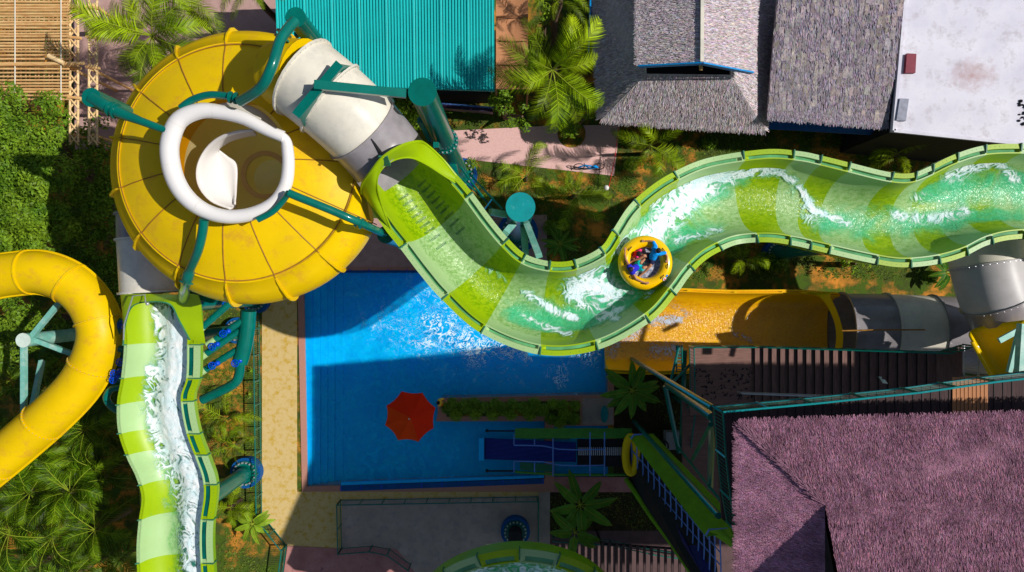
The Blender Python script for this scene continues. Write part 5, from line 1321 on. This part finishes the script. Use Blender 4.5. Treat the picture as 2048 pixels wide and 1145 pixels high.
lp=[(20,860,3.2,2.0),(88,905,3.4,2.1),(170,860,3.0,2.0),(60,985,3.6,2.3),(140,985,3.6,2.2),(215,940,3,2.1),(20,1060,3.6,2.3),(105,1075,3.8,2.3),(190,1060,3.3,2.2),(240,1120,3,2.1),(150,1150,3.4,2.2),(40,1150,3.4,2.2),(215,860,2.4,1.8),(95,780,2.2,1.8),(30,760,2.3,1.6)]
ll=['at the far left under the yellow tube','tucked under the lower run of the yellow tube','between the yellow tube and the white water slide','at the left edge below the yellow tube','with glossy leaves in the middle of the lower left grove','touching the edge of the white water slide','near the bottom left edge','in the centre of the bottom left grove','beside the lower bend of the white water slide','at the bottom next to the white water slide','at the bottom edge of the left grove','in the bottom left corner','in deep shade beside the pipe loops','inside the yellow tube loop by the teal arms','left of the bleached teal column arms']
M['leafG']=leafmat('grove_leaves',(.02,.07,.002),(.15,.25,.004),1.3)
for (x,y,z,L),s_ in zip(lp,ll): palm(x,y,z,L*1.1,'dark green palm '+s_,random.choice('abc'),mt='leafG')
palm(455,838,1.6,1.7,'palm between the white water slide and the left fence','b')
palm(470,890,1.3,1.4,'small palm above the teal column by the left fence','b')
palm(462,1015,1.4,1.5,'palm just below the teal column by the left fence','b')
# broad leaves
def bleaf(b,base,az,L,W,rise,droop,tone=1):
    d0=Vector((math.cos(az),math.sin(az),0)); s=Vector((-d0.y,d0.x,0)); rows=[]; n=9
    for i in range(n+1):
        t=i/n; c=base+d0*L*t+Vector((0,0,rise*L*t-droop*L*t*t)); w=W*math.sin(math.pi*min(1,(.06+.94*t)))**.55*(1-.25*t) if t>.12 else .02
        if i==n: w=.01
        b.t=tone*R(.8,1.15); rows.append([b.vert(c+s*w*q+Vector((0,0,abs(q)*w*.35+R(-.015,.015)))) for q in(-1,-.5,0,.5,1)])
    b.cur=0
    for i in range(n):
        for q in range(4): b.face(rows[i][q],rows[i][q+1],rows[i+1][q+1],rows[i+1][q])
    b.cur=1; b.t=tone; b.tube([Vector(b.v[r_[2]])+Vector((0,0,.012)) for r_ in rows],.018,4,caps=False); b.cur=0
def banana(px,py,z,L,n,label,W=.16,name='banana_plant',m='leafB',rise=(.1,.6),group='broad leaved banana plants'):
    p=P(px,py,z); rt=thing(name,label,'plant',(p.x,p.y,0),group)
    for k in range(n):
        b=MB(); bleaf(b,Vector(p),k*2.4+R(-.3,.3),L*R(.75,1.1),L*W*R(.9,1.1),R(*rise),R(.3,.6),R(.8,1.2)); b.build('leaf',[M[m],M['rib']],rt,smooth=True,angle=180)
    b=MB(); b.tube([(p.x,p.y,0),(p.x,p.y,z+.05)],[.1,.06],8); b.build('stem',M['rib'],rt,smooth=True)
banana(1120,488,.9,1.2,15,'rosette plant with broad leaves inside the green slide bend',W=.13)
banana(1265,782,2.4,1.75,13,'large shaded plant with long leaves above the stone pad')
banana(1160,1010,2.0,2.0,8,'shaded banana plant below the conveyor')
banana(1150,1065,1.8,1.8,7,'shaded banana plant next to the lower court fence')
banana(505,1048,1.2,1.2,10,'bright banana plant beside the bend of the left fence',m='leafY')
banana(1895,545,1.0,1.2,8,'broad leaved plant left of the grey tube in shade')
banana(75,700,1.2,1.3,7,'banana plant under the teal arms in the yellow loop')
# leafy shrubs and trees
def leafblob(b,c,r,n,sz,flat_=.8,inner=.55):
    for i in range(n):
        d=Vector((random.gauss(0,1),random.gauss(0,1),random.gauss(0,1))).normalized(); rr=R(inner,1)**.6
        if d.z<-.35: d.z=-d.z*.5
        p=c+Vector((d.x*r[0],d.y*r[1],d.z*r[2]))*rr
        nn=(d+Vector((R(-.7,.7),R(-.7,.7),R(0,.9)))).normalized(); s=nn.cross(Vector((R(-1,1),R(-1,1),R(-1,1)))).normalized(); t=nn.cross(s); l=sz*R(.7,1.4)
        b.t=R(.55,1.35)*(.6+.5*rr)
        b.face(*[b.vert(x) for x in(p-s*l*.32,p-t*l*.7,p+s*l*.32,p+t*l*.7)])
def tree(name,label,cat,blobs,m,sz,dens,group=None,trunkr=.18):
    c=P(*blobs[0][:2],blobs[0][2]); rt=thing(name,label,cat,(c.x,c.y,0),group); b=MB()
    for x,y,z,r,h in blobs:
        cc=P(x,y,z); rr=r*(H-z)/F
        # sub-clumps
        if rr<.7:
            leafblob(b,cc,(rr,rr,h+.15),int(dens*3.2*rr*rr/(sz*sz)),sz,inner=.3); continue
        k=max(3,int(rr*rr*5)); 
        for i in range(k):
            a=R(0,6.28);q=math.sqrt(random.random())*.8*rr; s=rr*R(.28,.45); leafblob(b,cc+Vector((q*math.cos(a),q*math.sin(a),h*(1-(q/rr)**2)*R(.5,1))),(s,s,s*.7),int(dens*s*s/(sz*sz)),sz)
    b.build('crown',M[m],rt)
    b=MB(); 
    for x,y,z,r,h in blobs[:3]: q=P(x,y,z); b.tube([(c.x,c.y,0),(c.x*.7+q.x*.3,c.y*.7+q.y*.3,z*.5),q+Vector((0,0,.3*h))],[trunkr,trunkr*.7,trunkr*.3],8)
    b.build('trunk',M['bark'],rt,smooth=True)
    return rt
tree('leafy_tree','big bright leafy tree over the bamboo canopy at the left edge','tree',[(60,330,5.5,100,1.6),(30,240,5.5,70,1.2),(110,240,5.2,50,1),(20,430,5.5,90,1.3),(100,430,5.0,70,1.3),(60,510,5,70,1),(-30,330,5.5,90,1.5),(110,500,4.2,45,.8)],'leafD',.13,7)
tree('leafy_tree','dark shaded leafy tree between the bright tree and the yellow bowl','tree',[(180,420,3.0,70,1),(190,340,3.0,60,1),(215,500,2.6,60,1),(170,500,2.6,50,1),(200,280,2.6,45,.8),(230,560,2,50,.8),(190,570,2.2,50,.8)],'leafD',.13,6)
tree('leafy_tree','rounded leafy tree growing inside the yellow tube loop','tree',[(60,640,3.2,60,1.1),(20,620,3.2,55,1),(110,650,2.8,45,.9),(20,700,2.8,55,.9),(125,730,2.0,40,.7)],'leafD',.13,6)
tree('shrub','lime green shrub growing in the planting circle of the pink path','shrub',[(1160,235,2.4,36,.6),(1140,255,1.8,25,.5),(1180,225,2.2,28,.5)],'leafY',.14,5)
tree('shrub','green bush left of the tall coconut palm by the pink path','shrub',[(1010,215,2.4,38,.6),(1045,235,2.2,38,.6),(1000,200,2,25,.5)],'leafD',.13,6)
tree('shrub','small bright bush beside the thick teal column','shrub',[(815,215,1.8,26,.5),(830,240,1.6,24,.5),(800,205,1.6,18,.4)],'leafY',.12,6)
tree('shrub','bush between the awning and the thatched hut at the top','shrub',[(1090,40,2.6,38,.6),(1080,75,2.4,28,.5)],'leafY',.13,5)
tree('shrub','small leafless edged bush on shaded grass below the green slide','shrub',[(1710,528,1.6,26,.4),(1690,520,1.5,14,.3)],'leafY',.12,4)
tree('shrub','low bush beside the blue footing under the green slide','shrub',[(1555,525,.7,24,.4),(1525,520,.7,18,.3)],'leafD',.12,6)
# island shrubs
pos=[(895,815),(912,830),(930,812),(905,806),(950,828),(948,808),(968,814),(985,830),(990,808),(1005,818),(1022,828),(1025,810),(1045,815),(1060,828),(1068,810),(1085,820),(1105,808),(1100,838),(1125,812),(1130,830),(1150,812),(1148,838),(1120,845)]
wh=['dark','bright','rounded']
for i,(x,y) in enumerate(pos):
    col=['leafD','leafY','leafD'][i%3]; k=['dark green','yellow green','deep green'][i%3]
    ordn=['first','second','third','fourth','fifth','sixth','seventh','eighth','ninth','tenth','eleventh','twelfth','thirteenth','fourteenth','fifteenth','sixteenth','seventeenth','eighteenth','nineteenth','twentieth','twenty-first','twenty-second','twenty-third'][sorted(range(len(pos)),key=lambda j:pos[j][0]).index(i)]
    tree('shrub',f'{k} clipped shrub on the pool island, {ordn} from the parasol end','shrub',[(x,y,.7,R(12,16),.35)],col,.075,7,group='clipped shrubs on the pool island',trunkr=.04)
for i,(x,y,l) in enumerate([(940,330,'by the teal pipe base at the path edge'),(965,400,'near the thin teal stays'),(1100,455,'above the rosette plant'),(1260,330,'left of the green slide below the hut'),(1420,285,'directly under the grey thatch eave'),(1370,545,'below the raft outside the green slide'),(1860,555,'in shade left of the grey tube')]):
    tree('shrub','low leafy ground shrub '+l,'shrub',[(x,y,.4,16,.25)],['leafD','leafY'][i%2],.10,5,trunkr=.03)
# small star plants by fence
for i in range(9):
    y=650+i*46; p=P(505+R(-4,3),y,.3); rt=thing('border_plant',f'small spiky plant beside the left fence, number {i+1} down from the bowl' if False else ['small spiky plant nearest the yellow bowl beside the left fence','spiky plant level with the upper pipe branch by the fence','spiky plant level with the valve wheels by the fence','spiky plant below the valve wheels by the fence','spiky plant level with the red parasol by the left fence','spiky plant just above the teal column footing by the fence','spiky plant touching the teal column footing by the fence','spiky plant under the footing and above the banana plant','lowest spiky plant before the fence bends'][i],'plant',(p.x,p.y,0),'spiky border plants by the fence')
    b=MB()
    for k in range(16):
        a=k*.9; d=Vector((math.cos(a),math.sin(a),R(.2,.9))).normalized(); s=Vector((-d.y,d.x,0)).normalized()*.03; l=R(.25,.42); b.t=R(.7,1.4); b.face(*[b.vert(x) for x in(p-s,p+s,p+d*l)])
    b.build('leaves',M['leafY'],rt)
# grass
def inpoly(x,y,pts):
    c=False;n=len(pts)
    for i in range(n):
        x0,y0=pts[i];x1,y1=pts[(i+1)%n]
        if (y0>y)!=(y1>y) and x<(x1-x0)*(y-y0)/(y1-y0)+x0: c=not c
    return c
gz=[([(400,600),(518,610),(524,1030),(565,1095),(556,1160),(440,1160),(440,980),(405,800)],9000),([(930,322),(1230,356),(1240,250),(1785,265),(1860,290),(2048,320),(2048,560),(1930,560),(1330,560),(1100,500),(1000,470)],26000),([(800,200),(1100,200),(1100,250),(900,258),(830,250)],2500),([(1100,985),(1350,985),(1420,1060),(1100,1060)],3000),([(1100,960),(1100,960),(1101,961)],0),([(-20,570),(240,560),(260,1160),(-20,1160)],5000),([(1228,740),(1370,740),(1370,960),(1228,960)],3000)]
b=MB()
for poly,n in gz:
    if not n: continue
    xs_=[p[0] for p in poly];ys_=[p[1] for p in poly]; c=0
    while c<n:
        x=R(min(xs_),max(xs_));y=R(min(ys_),max(ys_)); c+=1
        if not inpoly(x,y,poly): continue
        # patchy
        if math.sin(x*.035+2*math.sin(y*.021))+math.sin(y*.05+1.5*math.sin(x*.017))+R(-.9,.9)<-.15: continue
        p=P(x,y,0)
        a=R(0,6.28); d=Vector((math.cos(a),math.sin(a),R(.3,1.6))).normalized(); s=Vector((-d.y,d.x,0)).normalized()*R(.015,.035); l=R(.08,.2); b.t=R(.5,1.4)
        b.face(*[b.vert(q) for q in(p-s,p+s,p+d*l)])
props(b.build('grass',M['grassm']),'patchy short grass over orange soil between slides and paths','grass',kind='stuff')
# fallen leaves on landing (dark) 
b=MB()
for i in range(110):
    x,y=R(1390,1505),R(735,800); p=P(x,y,4.52); a=R(0,6.28); s=Vector((math.cos(a),math.sin(a),0))*R(.05,.12); t=Vector((-s.y,s.x,.02))*.4; b.face(*[b.vert(q) for q in(p-s,p-t,p+s,p+t)])
props(b.build('fallen_leaves',M['dark']),'scattered dark fallen leaves on the brown landing','leaves',kind='stuff')
